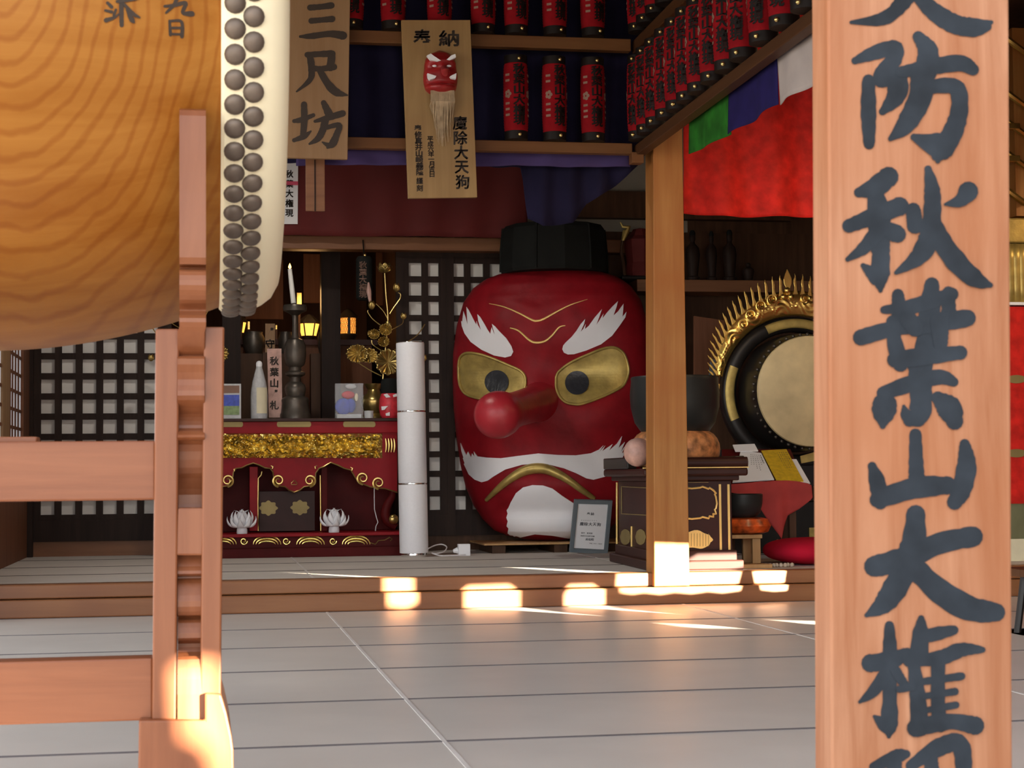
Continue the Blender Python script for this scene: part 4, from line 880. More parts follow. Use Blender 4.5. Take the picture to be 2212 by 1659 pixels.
o = MB().tube([Z8(x, y, d) for x, y, d in ((1520, 762, .01), (1520, 860, .01), (1522, 962, .012), (1540, 1040, .02), (1552, 1082, .03), (1530, 1120, .05), (1522, 1160, .075))], 0.003, 6).build('white_string', 'cord', None, smooth=True)
tag(o, 'thin white cord hanging down from the gold scroll of the altar table', 'cord')
ZT_ = T(600, 904).z
YI = TY+0.06
def ftab(px, Y=YI): p = P(px, 905, Y); return Vector((p.x, Y, ZT_))
# acrylic stands / boxes
ab = thing('acrylic_box', 'clear box holding a small red and blue figure', 'box', ftab(755))
a, b = P(725, 821, YI), P(785, 897, YI); w = 0.004
m = MB(); x0, x1 = a.x, b.x; z1 = ZT_+(a.z-b.z)
m.box((x0, YI, ZT_), (x1, YI+w, z1)); m.box((x0, YI+0.08, ZT_), (x1, YI+0.08+w, z1)); m.box((x0, YI+w, ZT_), (x0+w, YI+0.08, z1)); m.box((x1-w, YI+w, ZT_), (x1, YI+0.08, z1)); m.box((x0, YI+w, z1-w), (x1, YI+0.08, z1))
m.build('clear_case', 'acrylic', ab)
fy = YI+0.042
def bb(px, py, r, m_, nm_, pr_, sc=(1, 1, 1)): MB().ball(P(px, py, fy), (r*sc[0], r*sc[1]*0.5, r*sc[2]), 14, 10).build(nm_, m_, pr_, smooth=True)
bb(742, 878, 0.062, 'toy_blue', 'skirt', ab, (0.9, .8, 0.9)); bb(758, 876, 0.04, 'toy_blue', 'sleeve', ab, (0.8, .8, 1.2)); bb(752, 853, 0.033, 'toy_red', 'jacket', ab, (1.3, 1, .8)); bb(770, 858, 0.018, 'label_cream', 'flower', ab, (.7, 1, 1.5)); bb(758, 835, 0.022, 'wrap', 'headdress', ab, (1.7, 1, .8))
for n_ in ('skirt', 'sleeve'): pass
MB().box((x0+0.012, YI+0.02, ZT_+0.0005), (x1-0.012, YI+0.07, ZT_+0.03)).build('inner_base', 'wrap', ab)
pb = thing('picture_block', 'small clear picture block with blue and green image at the table end', 'picture', ftab(500))
a, b = P(462, 822, YI), P(521, 898, YI)
MB().box((a.x, YI, ZT_), (b.x, YI+0.05, ZT_+a.z-b.z)).build('clear_block', 'wrap', pb, bevel=0.003)
for y0, y1, m_, n_ in ((846, 870, 'toy_blue', 'blue_area'), (870, 889, 'toy_green', 'green_area'), (826, 842, 'crest_grey', 'grey_area')):
    c, d = P(465, y0, YI-0.002), P(517, y1, YI-0.002); MB().box((c.x, YI-0.0025, ZT_+d.z-b.z), (d.x, YI, ZT_+c.z-b.z)).build(n_, m_, pb)
# bottle
bt = thing('sake_bottle', 'white wrapped bottle with cream label on the altar table', 'bottle', ftab(560, YI+0.06))
pp = FPX/_fw.dot(ftab(560)-CAM)
def lp(prof, base): return [(r/pp, (base-y)/pp) for r, y in prof]
MB().lathe([(0, 0)]+lp([(18, 900), (18.5, 895), (18.5, 850), (17.5, 838), (15, 820), (10, 800), (7, 789), (6.5, 785)], 900)+[(0, (900-785)/pp)], bt.location, (0, 0, 1), 28).build('wrapped_body', 'wrap', bt, smooth=True)
MB().lathe(lp([(6.6, 786), (7, 780), (6, 776), (3, 773.5), (0, 773)], 900), bt.location, (0, 0, 1), 20).build('cap', 'white_plastic', bt, smooth=True)
MB().lathe(lp([(18.9, 888), (18.9, 832)], 900), bt.location, (0, 0, 1), 16, a0=-1.9, a1=-0.5).build('label_patch', 'label_cream', bt, smooth=True)
# paper charms
def slab(name, label, cat, px4, Y, m_, d=0.006, txt=None, ink='dark_ink'):
    t = thing(name, label, cat, P((px4[2][0]+px4[3][0])/2, px4[2][1], Y)); MB().quad(px4, Y, d).build('card', m_, t)
    if txt:
        m = MB(); x = (px4[0][0]+px4[1][0])/2; h = (px4[3][1]-px4[0][1]); s = h*0.8/len(txt); type_col(m, txt, x, px4[0][1]+h*0.1+s/2, s*0.8, s*0.8, s, lambda a, b: P(a, b, Y-0.002)); m.build('lettering', ink, t)
    return t
slab('paper_charm', 'pale paper charm with dark mark standing behind the bottle', 'charm', [(577, 753), (608, 753), (610, 902), (581, 902)], YI+0.16, 'pink_brocade', txt='秋葉山御札')
slab('wooden_tablet', 'narrow wooden tablet standing in the dark altar recess', 'tablet', [(573, 699), (594, 699), (594, 762), (573, 762)], 12.5, 'sign_wood', txt='御守')
tp_ = P(583, 762, 12.5); tag(MB().box((tp_.x-0.05, 12.47, ZU), (tp_.x+0.05, 12.55, tp_.z)).build('tablet_stand', 'dark_wood', None), 'dark stand carrying the narrow wooden tablet', 'stand')
slab('paper_strip', 'white paper strip with a pink band hanging beside the drum hide', 'paper strip', [(606, 352), (644, 352), (643, 484), (606, 484)], 12.075, 'paper', 0.003, txt='秋葉大権現')
c, d = P(600, 391, 12.071), P(644, 400, 12.071)
MB().box((c.x, 12.070, d.z), (d.x, 12.0735, c.z)).build('pink_band', 'pink_red', [o for o in SC.objects if o.name.startswith('paper_strip')][0])
# bronze candlestick with candle
YCd = YI+0.14
cs = thing('candlestick', 'tall dark bronze candlestick holding a lit white candle', 'candlestick', ftab(638, YCd))
pc = FPX/_fw.dot(ftab(638, YCd)-CAM)
MB().lathe([(0, 0)]+[(r/pc, (903-y)/pc) for r, y in [(33, 903), (33, 893), (31, 888), (29, 868), (30, 862), (28, 857), (20, 853), (22, 846), (23, 836), (21, 828), (13, 822), (12, 812), (21, 807), (22, 802), (14, 798), (13, 790), (20, 785), (22, 778), (24, 765), (23, 742), (18, 731), (8, 727), (6.5, 715), (6, 690), (7, 678), (14, 673), (25, 668), (26, 660), (24, 655), (10, 654)]]+[(0, 249/pc)], cs.location, (0, 0, 1), 32).build('stick', 'bronze', cs, smooth=True)
c0_, c1_ = P(634, 655, YCd), P(626, 581, YCd)
cd_ = thing('candle', 'slim white candle with flame tip on the bronze candlestick', 'candle', c0_)
MB().tube([c0_, c0_.lerp(c1_, .5), c1_], [5.6/pc, 5.4/pc, 4.6/pc], 14).build('wax', 'candle', cd_, smooth=True)
MB().lathe([(0, 0), (3.4/pc, 3/pc), (3.0/pc, 6/pc), (1.4/pc, 10/pc), (0, 13/pc)], c1_, (0, 0, 1), 12).build('flame', 'flame', cd_, smooth=True)
# gold lotus arrangements, a mirrored pair
def tokoka(label, mir):
    X = (lambda x: x) if not mir else (lambda x: 2*621-x)
    Yk = YI+0.22
    t = thing('gold_lotus_arrangement', label, 'flower arrangement', ftab(X(822), Yk), 'gilt lotus arrangements')
    q = lambda x, y, d=0.0: P(X(x), y, Yk-d)
    vz = t.location
    MB().lathe([(0, 0)]+[(r/pc, (903-y)/pc) for r, y in [(26, 903), (27, 897), (20, 890), (24, 880), (30, 866), (28, 856), (16, 846), (13, 838), (20, 828), (21, 825)]]+[(0, 76/pc)], q(808, 903)+Vector((0, 0, ZT_-q(808, 903).z)), (0, 0, 1), 24).build('vase', 'brass', t, smooth=True)
    for pts, r in (([(826, 830), (832, 760), (838, 690), (834, 640), (831, 590)], .005), ([(842, 678), (850, 665), (864, 645), (865, 635), (860, 632)], .004), ([(838, 690), (828, 672), (812, 656)], .003), ([(826, 705), (806, 690), (795, 675), (795, 670)], .004), ([(828, 760), (806, 745), (803, 735)], .004), ([(824, 812), (800, 800), (775, 784)], .004), ([(830, 770), (870, 745), (900, 725), (918, 700)], .004), ([(845, 790), (880, 775), (905, 765)], .003), ([(846, 712), (868, 700), (871, 690)], .003)):
        MB().tube([q(*p[:2]) for p in crom([(a, b, 0) for a, b in pts], 5)], r, 6).build('stem', 'brass', t, smooth=True)
    def bloom(x, y, s, n, nm_, open_):
        m = MB(); c = q(x, y, 0.02)
        for ring in (0, 1):
            for k in range(n):
                a = 2*math.pi*(k+.5*ring)/n; er = Vector((math.cos(a), math.sin(a), 0)); et = Vector((-math.sin(a), math.cos(a), 0))
                def f_(u, v, er=er, et=et, ring=ring):
                    sp_ = (u-.5)*2; ang = open_*(1-.45*ring)*(1.3-0.6*v); ln = s*(1+.15*ring)
                    return c+er*(s*.12+ln*v*math.sin(ang))+Vector((0, 0, ln*v*math.cos(ang)))+et*(s*.42*sp_*math.sin(math.pi*(.1+.85*v)))
                m.grid(f_, 4, 6)
        m.build(nm_, 'brass', t, smooth=True, solid=0.0015)
    bloom(831, 588, .062, 6, 'flower', 1.15); bloom(857, 630, .05, 4, 'bud', .42); bloom(803, 668, .05, 4, 'bud', .35); bloom(872, 690, .04, 4, 'bud', .5); bloom(800, 728, .04, 4, 'bud', .5); bloom(916, 780, .04, 4, 'bud', .5)
    for cx, cy_, rx, ry, tl in ((772, 764, 24, 20, .5), (797, 768, 20, 16, -.3), (838, 782, 27, 28, .2), (833, 712, 14, 13, .3), (829, 738, 13, 11, -.4), (808, 722, 12, 11, .2)):
        m = MB()
        def lf(u, v, cx=cx, cy_=cy_, rx=rx, ry=ry, tl=tl):
            a = 2*math.pi*u; r = v*(1+.06*math.cos(12*a)*v); return q(cx+rx*r*math.cos(a), cy_+ry*r*math.sin(a), 0.03+0.02*v*v+0.006*v*math.cos(14*a)+tl*0.03*v*math.cos(a))
        m.grid(lf, 72, 6); m.build('leaf', 'brass', t, smooth=True, solid=0.0015)
    bloom(838, 712, .05, 5, 'bud', .3)
    MB().tube([q(800, 655), q(797, 630), q(796, 610)], [.008, .018, .006], 8).build('seed_head', 'pink_brocade', t, smooth=True)
tokoka('gilt metal lotus flowers and leaves in a vase, behind the white cylinder', False)
tokoka('gilt metal lotus flowers and leaves in a vase, mostly hidden behind the drum stand', True)
# tiny mask doll
dl = thing('red_doll', 'small red and white round doll with a black cap beside the white cylinder', 'doll', ftab(842, YI+0.0))
cz = P(843, 874, YI)
MB().lathe([(0, 0)]+[(r/pc, (903-y)/pc) for r, y in [(17, 903), (21, 896), (23, 880), (22, 862), (18, 850), (10, 846)]]+[(0, 57/pc)], dl.location, (0, 0, 1), 28).build('body', 'toy_red', dl, smooth=True)
MB().lathe([(0, 55/pc)]+[(r/pc, (903-y)/pc) for r, y in [(17, 850), (19, 846), (19, 826), (16, 818)]]+[(0, 87/pc)], dl.location, (0, 0, 1), 24).build('cap', 'black_cloth', dl, smooth=True)
for pl in ([(829, 852), (836, 850), (844, 858), (834, 859)], [(824, 878), (838, 877), (831, 885), (825, 886)], [(833, 893), (842, 890), (842, 898), (834, 898)], [(849, 853), (857, 850), (858, 856), (850, 858)]):
    MB().prism([P(x, y, YI-0.07) for x, y in pl], (0, 0.03, 0)).build('white_marking', 'white_paint', dl)
o = MB().lathe([(0, 0), (0.03, 0), (0.032, 0.05), (0, 0.05)], ftab(797, YI-0.02), (0, 0, 1), 24).build('small_roll', 'wrap', None, smooth=True); tag(o, 'small ribbed pale roll beside the clear box', 'roll')
# ---------------------------------------------------------------- things deep in the altar recess
al_ = thing('inner_altar', 'dark inner altar table deep in the recess with small vessels', 'altar', P(620, 900, 13.2))
zI = P(620, 733, 13.2).z
MB().box((XA0+0.1, 13.2, zI-0.04), (XA1-0.1, 14.2, zI)).build('tabletop', 'brown_lacquer', al_); MB().box((XA0+0.14, 13.24, ZU), (XA1-0.14, 14.2, zI-0.04)).build('front', 'wall_wood', al_)
YD = 13.4
def lampbowl(px, py, label, w, h, Y):
    t = thing('altar_lamp', label, 'lamp', P(px, py+h, Y), 'lit altar lamps'); k = FPX/_fw.dot(P(px, py, Y)-CAM); c = P(px, py+h/2, Y)
    MB().lathe([(0.35*w/k, 0), (0.5*w/k*0.72, 0.004), (0.5*w/k, h/k), (0.3*w/k, h/k+0.012)], (c.x, Y, c.z-h/k), (0, 0, 1), 6).build('glowing_shade', 'lamp_glow', t)
    m = MB()
    for j in range(6):
        a = 2*math.pi*j/6; m.tube([(c.x+0.36*w/k*math.cos(a), Y+0.36*w/k*math.sin(a), c.z-h/k), (c.x+0.51*w/k*math.cos(a), Y+0.51*w/k*math.sin(a), c.z)], 0.005, 6)
    m.build('ribs', 'black_lacquer', t)
    MB().lathe([(0.56*w/k, h/k), (0.6*w/k, h/k+0.012), (0.12*w/k, h/k+0.07), (0, h/k+0.075)], (c.x, Y, c.z-h/k), (0, 0, 1), 6).build('hood', 'bronze', t)
    MB().lathe([(0, -0.10), (0.3*w/k, -0.10), (0.10*w/k, -0.05), (0.36*w/k, 0.0), (0, 0)], (c.x, Y, c.z-h/k), (0, 0, 1), 12).build('foot', 'bronze', t); return t
lampbowl(667, 687, 'glowing six-sided altar lamp between candlestick and gilt flowers', 46, 26, YD)
lampbowl(515, 686, 'glowing altar lamp partly hidden behind the drum stand', 34, 22, YD)
t = thing('openwork_lantern', 'glowing orange lantern with openwork pattern in the altar recess', 'lantern', P(752, 740, YD))
k = FPX/_fw.dot(P(752, 700, YD)-CAM); c = P(752, 705, YD); hh = 17.5/k
MB().lathe([(16.5/k, -hh), (17/k, hh)], c, (0, 0, 1), 24).build('glowing_shade', 'lamp_glow_dim', t, smooth=True)
m = MB()
for j in range(11):
    for i2 in range(5):
        a = -math.pi+math.pi*(j+0.5*(i2 % 2))/10; z = c.z-hh+2*hh*(i2+.5)/5; R0 = 17.3/k
        m.tube([(c.x+R0*math.cos(a+.16*math.cos(s*math.pi/3)), c.y+R0*math.sin(a+.16*math.cos(s*math.pi/3)), z+0.011*math.sin(s*math.pi/3)) for s in range(6)], 0.0016, 4, closed=True)
m.build('openwork', 'black_lacquer', t)
MB().box((c.x-0.008, c.y-18.5/k, c.z-hh), (c.x+0.012, c.y-16/k, c.z+hh)).build('front_bar', 'black_lacquer', t)
MB().lathe([(19/k, hh), (22/k, hh+0.01), (8/k, hh+0.06), (0, hh+0.075)], c, (0, 0, 1), 24).build('hood', 'bronze', t, smooth=True); MB().lathe([(0, -hh-0.05), (12/k, -hh-0.05), (20/k, -hh-0.005), (18/k, -hh+0.004), (0, -hh+0.004)], c, (0, 0, 1), 24).build('foot', 'bronze', t, smooth=True)
for i, (x0, y0, x1, y1, nm_, lb, m_) in enumerate(((641, 632, 652, 660, 'gilt_strip', 'short gilt strip beside the candle base in the recess', 'gold'), (517, 648, 524, 672, 'gilt_strip', 'gilt strip just right of the drum rim in the recess', 'gold'), (535, 694, 540, 712, 'gilt_stick', 'small gilt stick left of the wooden tablet', 'gold'), (595, 702, 599, 712, 'gilt_stick', 'small gilt stick right of the wooden tablet', 'gold'))):
    o = MB().pbox(x0, y0, x1, y1, 13.3, 0.02).build(nm_, m_, None, bevel=0.002); tag(o, lb, 'ornament'); pz = P((x0+x1)/2, y1, 13.3); MB().box((pz.x-0.008, 13.302, zI), (pz.x+0.008, 13.318, pz.z+0.002)).build('dark_post', 'dark_wood', o)
for i, (px, r) in enumerate(((548, 24), (617, 16), (700, 14))):
    k = FPX/_fw.dot(P(px, 715, 13.0)-CAM); p = P(px, 765, 13.0)
    o = MB().lathe([(0, 0)]+[(q_*r/k, z/k) for q_, z in ((.7, 0), (.95, 16), (1.0, 34), (.8, 44), (.82, 48))]+[(0, 46/k)], (p.x, 13.0, p.z), (0, 0, 1), 24).build('dark_urn', 'bronze', None, smooth=True)
    tag(o, 'dark round urn in the recess, %s' % ('widest, left of the wooden tablet', 'behind the candlestick', 'below the six-sided lamp')[i], 'urn')
    pd = MB().box((p.x-0.1, 12.93, ZU), (p.x+0.1, 13.1, p.z)).build('urn_stand', 'dark_wood', None); tag(pd, 'dark stand under the urn %s' % ('left of the wooden tablet', 'behind the candlestick', 'below the six-sided lamp')[i], 'stand')
for i, px in enumerate((500, 716)):
    a = P(px-20 if i == 0 else px-22, 560, 12.75); b = P(px+20, 800, 12.75)
    struct(MB().box((a.x, 12.75, ZU), (b.x, 12.9, 3.0)).build('trim_%d' % (20+i), 'lattice_wood'))
for i, (x0, x1, y0, y1) in enumerate(((655, 708, 548, 655), (812, 868, 545, 660), (530, 612, 560, 690))):
    o = MB().pbox(x0, y0, x1, y1, 13.8, 0.03).build('recess_panel', 'wall_wood', None, bevel=0.004); struct(o)
hl = thing('black_hanging_lantern', 'dark cylindrical hanging lantern with brass knob in front of the recess', 'lantern', P(783, 650, 12.25))
k = FPX/_fw.dot(P(783, 600, 12.2)-CAM); c = P(784, 604, 12.2)
MB().lathe([(0, -48/k), (14/k, -48/k), (17/k, -44/k)]+[(17.5/k+0.0012*(j % 2), (-44+84*j/20)/k) for j in range(21)]+[(14/k, 46/k), (0, 46/k)], (c.x, 12.1, c.z), (0, 0, 1), 24).build('body', 'black_cloth', hl, smooth=True)
MB().ball((c.x, 12.1-18/k, c.z+47/k), 0.011, 10, 8).build('brass_knob', 'knob', hl, smooth=True)
m = MB(); type_col(m, '秋葉大権現', 784, 572, 16, 15, 16, lambda x, y: P(x, y, 12.1-19/k)); m.build('lettering', 'crest_grey', hl)
MB().cyl((c.x, 12.1, c.z+46/k), (c.x, 12.18, P(784, 520, 12.2).z), 0.005, n=8).build('hanging_wire', 'black_lacquer', hl)
# ---------------------------------------------------------------- lacquer chest with the big gong
bx = thing('lacquer_chest', 'dark brown lacquer chest with gold lines and rail top, behind the pillar', 'chest', (2.65, 9.7, ZU))
th = math.radians(-2.0)
CX0 = P(1416, 1200, 9.27).x; CY0 = 9.27
ex = Vector((math.cos(th), math.sin(th), 0)); ey = Vector((-math.sin(th), math.cos(th), 0))
wB = 0.425; dB = 1.0
def B(u, v, z): return Vector((CX0, CY0, 0))+ex*u+ey*v+Vector((0, 0, z))
def bbox(mb, u0, v0, z0, u1, v1, z1): return mb.hexa([B(u0, v0, z0), B(u1, v0, z0), B(u1, v1, z0), B(u0, v1, z0)], [B(u0, v0, z1), B(u1, v0, z1), B(u1, v1, z1), B(u0, v1, z1)])
zf = lambda py: P(1530, py, CY0).z
z0, z1 = zf(1188), zf(1038)
bbox(MB(), 0, 0, z0-0.01, wB, dB, z1).build('body', 'brown_lacquer', bx, bevel=0.004)
bbox(MB(), -0.02, -0.02, (ZU+z0)/2-0.01, wB+0.02, dB+0.02, z0).build('base_moulding', 'brown_lacquer', bx, bevel=0.006)
bbox(MB(), -0.05, -0.05, ZU, wB+0.05, dB+0.05, (ZU+z0)/2).build('plinth', 'brown_lacquer', bx, bevel=0.008)
bbox(MB(), -0.035, -0.035, z1, wB+0.035, dB+0.035, z1+0.03).build('cornice', 'brown_lacquer', bx, bevel=0.006)
za, zb2 = zf(1028), zf(1011)
bbox(MB(), -0.075, -0.075, za, wB+0.075, dB+0.075, zb2).build('top_board', 'brown_lacquer', bx, bevel=0.012)
bbox(MB(), -0.078, -0.078, zb2, wB+0.078, -0.06, zb2+0.005).build('gold_edge', 'gold_line', bx)
zt2 = zf(985)
m = MB(); m.tube([B(0.02, -0.045, zb2+0.028), B(wB+0.075, -0.045, zb2+0.028)], 0.031, 14); m.build('front_rail', 'brown_lacquer', bx, smooth=True)
bbox(MB(), -0.075, 0.36, zb2, -0.02, dB+0.07, zt2).build('side_rail', 'black_lacquer', bx, bevel=0.006); bbox(MB(), wB+0.02, 0.0, zb2, wB+0.075, dB+0.07, zt2).build('side_rail', 'black_lacquer', bx, bevel=0.006)
def fz(px, py):                                       # point on the chest front
    d = RAY(px, py); nrm = -ey; t = (B(0, 0, 0)-CAM).dot(nrm)/d.dot(nrm); return CAM+d*t
for px in (1556, 1574.5): MB().box(fz(px-1.5, 1188)+Vector((-.0, -.004, 0)), fz(px+1.0, 1046)+Vector((0, .002, 0))).build('gold_line', 'gold_line', bx)
MB().box(fz(1420, 1043)-Vector((0, .003, 0)), fz(1575, 1041)+Vector((0, .004, 0))).build('gold_line', 'gold_line', bx)
wav = [(1440, 1055)]; 
outl = []
for i in range(64):
    a = 2*math.pi*i/64; sx = math.copysign(abs(math.cos(a))**.42, math.cos(a)); sy = math.copysign(abs(math.sin(a))**.42, math.sin(a))
    outl.append((1492+54*sx+2.2*math.cos(a*16), 1086+33*sy+2.0*math.cos(a*16)))
MB().tube([fz(x, y)-Vector((0, .004, 0)) for x, y in outl], 0.0055, 6, closed=True).build('wavy_gold_border', 'gold_line', bx, smooth=True)
fan = [(1500+38*math.cos(a)*(1+.05*math.cos(9*a)), 1166+19*math.sin(a)*(1+.12*math.cos(5*a+1))) for a in [2*math.pi*k/40 for k in range(40)]]
MB().prism([fz(x, y)-Vector((0, .006, 0)) for x, y in fan], (0, .008, 0)).build('gold_fan', 'gold_line', bx)
m = MB()
for k in range(11):
    x = 1468+6.2*k; m.tube([fz(x, 1152)-Vector((0, .0075, 0)), fz(x, 1180)-Vector((0, .0075, 0))], 0.0015, 4)
m.build('fan_groove', 'olive_gold', bx)
def sz(px, py):                                       # point on the chest's left side
    d = RAY(px, py); nrm = -ex; t = (B(0, 0, 0)-CAM).dot(nrm)/d.dot(nrm); return CAM+d*t-ex*0.004
for a_, w_ in ((((1334, 1042), (1334, 1182)), .006), (((1366, 1137), (1366, 1188)), .006)):
    MB().tube([sz(*a_[0]), sz(*a_[1])], w_, 6).build('gold_line', 'gold_line', bx)
for L in ([(1344, 1051), (1400, 1054)], [(1344, 1110), (1400, 1113)], [(1344, 1051), (1344, 1110)]): MB().tube([sz(*p) for p in L], 0.003, 5).build('panel_line', 'olive_gold', bx)
for cx in (1352, 1385):
    MB().prism([sz(cx+11*math.cos(a)*(1+.06*math.cos(8*a)), 1160+17*math.sin(a)) for a in [2*math.pi*k/32 for k in range(32)]], tuple(ex*0.003)).build('side_rosette', 'olive_gold', bx)
GY = 9.72; gc = P(1459, 968, GY); kk = FPX/_fw.dot(gc-CAM)
ztop = zb2
cz_ = thing('gong_cushion', 'round brocade ring cushion under the big dark gong', 'cushion', (gc.x, GY, ztop))
zg = P(1459, 950, GY-0.2).z
def torus(u, v): a = 2*math.pi*u; b = 2*math.pi*v; R = 0.165; rx = 0.088; rz = (zg-ztop+0.055)/2; return Vector((gc.x+(R+rx*math.cos(b))*math.cos(a), GY+(R+rx*math.cos(b))*math.sin(a), ztop+rz+rz*math.sin(b)))
MB().grid(torus, 64, 20).build('cushion_ring', 'gold_brocade', cz_, smooth=True)
gg = thing('big_gong_bowl', 'big dark grey bowl gong on a brocade ring cushion', 'gong', (gc.x, GY, zg))
R = 97/kk; zt_ = P(1459, 812, GY-0.1).z; hg = zt_-zg
MB().lathe([(0, 0), (R*.45, 0.0), (R*.72, hg*.10), (R*.90, hg*.28), (R*.985, hg*.52), (R, hg*.72), (R*.97, hg*.93), (R*.975, hg*.98), (R*.955, hg), (R*.90, hg*.95), (R*.9, hg*.5), (0, hg*.2)], gg.location, (0, 0, 1), 56).build('bowl', 'gong', gg, smooth=True)
sk = thing('gong_striker', 'pale pink padded striker ball lying left of the gong on the chest', 'striker', P(1378, 1004, 9.4))
cb_ = P(1378, 975, 9.52); cb_.z = zt2+0.068
MB().ball(P(1378, 977, 9.4), 30/kk, 24, 14).build('padded_head', 'pink_brocade', sk, smooth=True)
MB().tube([P(1392, 985, 9.4), P(1455, 990, 9.36)], 0.013, 10).build('handle', 'stool_wood', sk, smooth=True)
# ---------------------------------------------------------------- stool, small bowl gong and its cushion
YO = 9.66
stl = thing('small_stool', 'small plain wooden stool right of the lacquer chest', 'stool', P(1613, 1215, YO))
a, b = P(1560, 1156, YO), P(1647, 1163, YO); k2 = FPX/_fw.dot(a-CAM)
MB().box((a.x, YO, b.z), (b.x, YO+0.24, a.z)).build('seat', 'stool_wood', stl, bevel=0.003)
for x in (1567, 1637):
    for dy in (0.02, 0.2):
        c = P(x, 1190, YO); MB().box((c.x-0.024, YO+dy, ZU), (c.x+0.024, YO+dy+0.03, b.z)).build('leg', 'stool_wood', stl, bevel=0.003)
zc0, zc1 = a.z, P(1600, 1119, YO).z; cc = P(1606, 1140, YO+0.12)
o = MB().lathe([(0, 0), (.10, .0), (.14, .012), (.158, (zc1-zc0)*.5), (.14, (zc1-zc0)*.92), (.10, (zc1-zc0)), (0, (zc1-zc0)*.97)], (cc.x, YO+0.12, zc0), (0, 0, 1), 40).build('brocade_cushion', 'orange_brocade', None, smooth=True)
tag(o, 'shiny orange and black brocade cushion on the small stool', 'cushion')
zc2 = P(1600, 1066, YO+0.12).z; hb = zc2-zc1
o = MB().lathe([(0, 0), (.07, 0), (.105, hb*.2), (.12, hb*.6), (.122, hb*.97), (.117, hb), (.11, hb*.8), (0, hb*.3)], (cc.x-0.01, YO+0.12, zc1-0.002), (0, 0, 1), 40).build('small_gong_bowl', 'gong', None, smooth=True)
tag(o, 'small black bowl gong on the orange brocade cushion', 'gong')
p = PZ(1594, 1222, ZU)
o = MB().lathe([(0, 0), (.024, 0), (.026, .01), (.024, .075), (.02, .08), (0, .08)], (p.x, 9.72, ZU), (0, 0, 1), 20).build('white_cup', 'white_plastic', None, smooth=True); tag(o, 'small white cup standing under the wooden stool', 'cup')
a, b = P(1600, 1227, 9.3), P(1669, 1238, 9.3)
o = MB().box((a.x, 9.3, ZU), (b.x, 9.42, ZU+0.022)).build('wooden_block', 'stool_wood', None, bevel=0.003); tag(o, 'small flat wooden block lying at the edge of the raised floor', 'block')
m = MB()
for i in range(8):
    q = P(1655+8*i, 1219+math.sin(i)*1.5, 9.36); m.ball((q.x, 9.36+0.01*math.cos(i*2), ZU+0.0125), 0.0125, 10, 8)
o = m.build('prayer_beads', 'bead', None, smooth=True); tag(o, 'string of pale prayer beads in front of the red floor cushion', 'beads')
zq = P(1740, 1222, 9.6); zx0 = P(1668, 1210, 9.62).x
def zab(u, v):
    a = 2*math.pi*u; ph = math.pi*(v-.5); n_ = 0.55
    f = lambda t, e: math.copysign(abs(t)**e, t)
    return Vector((zx0+0.29+0.29*f(math.cos(a), n_)*f(math.cos(ph), .7), 9.66+0.29*f(math.sin(a), n_)*f(math.cos(ph), .7), ZU+0.075+0.075*f(math.sin(ph), .9)))
o = MB().grid(zab, 56, 18).build('floor_cushion', 'cushion_red', None, smooth=True); tag(o, 'flat crimson floor cushion on the raised floor by the signpost', 'cushion')
# ---------------------------------------------------------------- sutra desk
YD0, YD1 = 9.98, 10.38
dk = thing('sutra_desk', 'slanted dark reading desk draped in red cloth right of the chest', 'desk', P(1660, 1200, 10.1))
def dP(px, py, lift=0.0):                              # on the slanted top
    v = (1045-py)/80.0; return P(px, py, YD0+(YD1-YD0)*v)+Vector((0, -lift*.6, lift))
tp = [dP(1566, 1046, -.012), dP(1742, 1046, -.012), dP(1708, 966, -.012), dP(1560, 966, -.012)]
MB().prism(tp, (0, .012, -.022)).build('slanted_top', 'dark_red', dk)
for q in (dP(1580, 1044), dP(1715, 1044)): MB().box((q.x-0.02, q.y+0.03, ZU), (q.x+0.02, q.y+0.07, q.z-0.03)).build('leg', 'dark_wood', dk)
for q in (dP(1575, 972), dP(1690, 972)): MB().box((q.x-0.02, q.y-0.02, ZU), (q.x+0.02, q.y+0.02, q.z-0.03)).build('leg', 'dark_wood', dk)
CL = [(1566, 1046, 1062), (1590, 1045, 1066), (1625, 1042, 1074), (1642, 1040, 1095), (1655, 1040, 1118), (1672, 1038, 1145), (1685, 1038, 1164), (1693, 1038, 1140), (1703, 1038, 1114), (1725, 1040, 1100), (1745, 1044, 1082), (1753, 1048, 1074)]
def cl(u, v):
    t = u*(len(CL)-1); i = min(int(t), len(CL)-2); f = t-i; x = CL[i][0]+(CL[i+1][0]-CL[i][0])*f; ya = CL[i][1]+(CL[i+1][1]-CL[i][1])*f; yb = CL[i][2]+(CL[i+1][2]-CL[i][2])*f
    return P(x, ya+(yb-ya)*v, YD0-0.012)+Vector((0, -0.02*math.sin(u*15)*v-0.01*v, 0))
o = MB().grid(cl, 66, 14).build('red_cloth', 'desk_cloth', None, smooth=True, solid=0.003); tag(o, 'pointed red cloth hanging from the front of the reading desk', 'cloth')
def sheet(name, label, px4, m_, lift, txt=None):
    t = thing(name, label, 'papers', dP(*px4[3])); pp4 = [dP(x, y, lift) for x, y in px4]
    MB().prism(pp4[::-1], (0, -.003, .005)).build('sheet', m_, t)
    if txt:
        mb = MB()
        def um(u, v): a = pp4[0].lerp(pp4[1], u); b = pp4[3].lerp(pp4[2], u); return a.lerp(b, v)+Vector((0, -.005, .007))
        for r_, (cols, w) in enumerate(txt):
            type_col(mb, cols, .9-.085*r_, .12, w, w*.9, .8/max(12, len(cols)), um)
        mb.build('lettering', 'grey_ink', t)
    return t
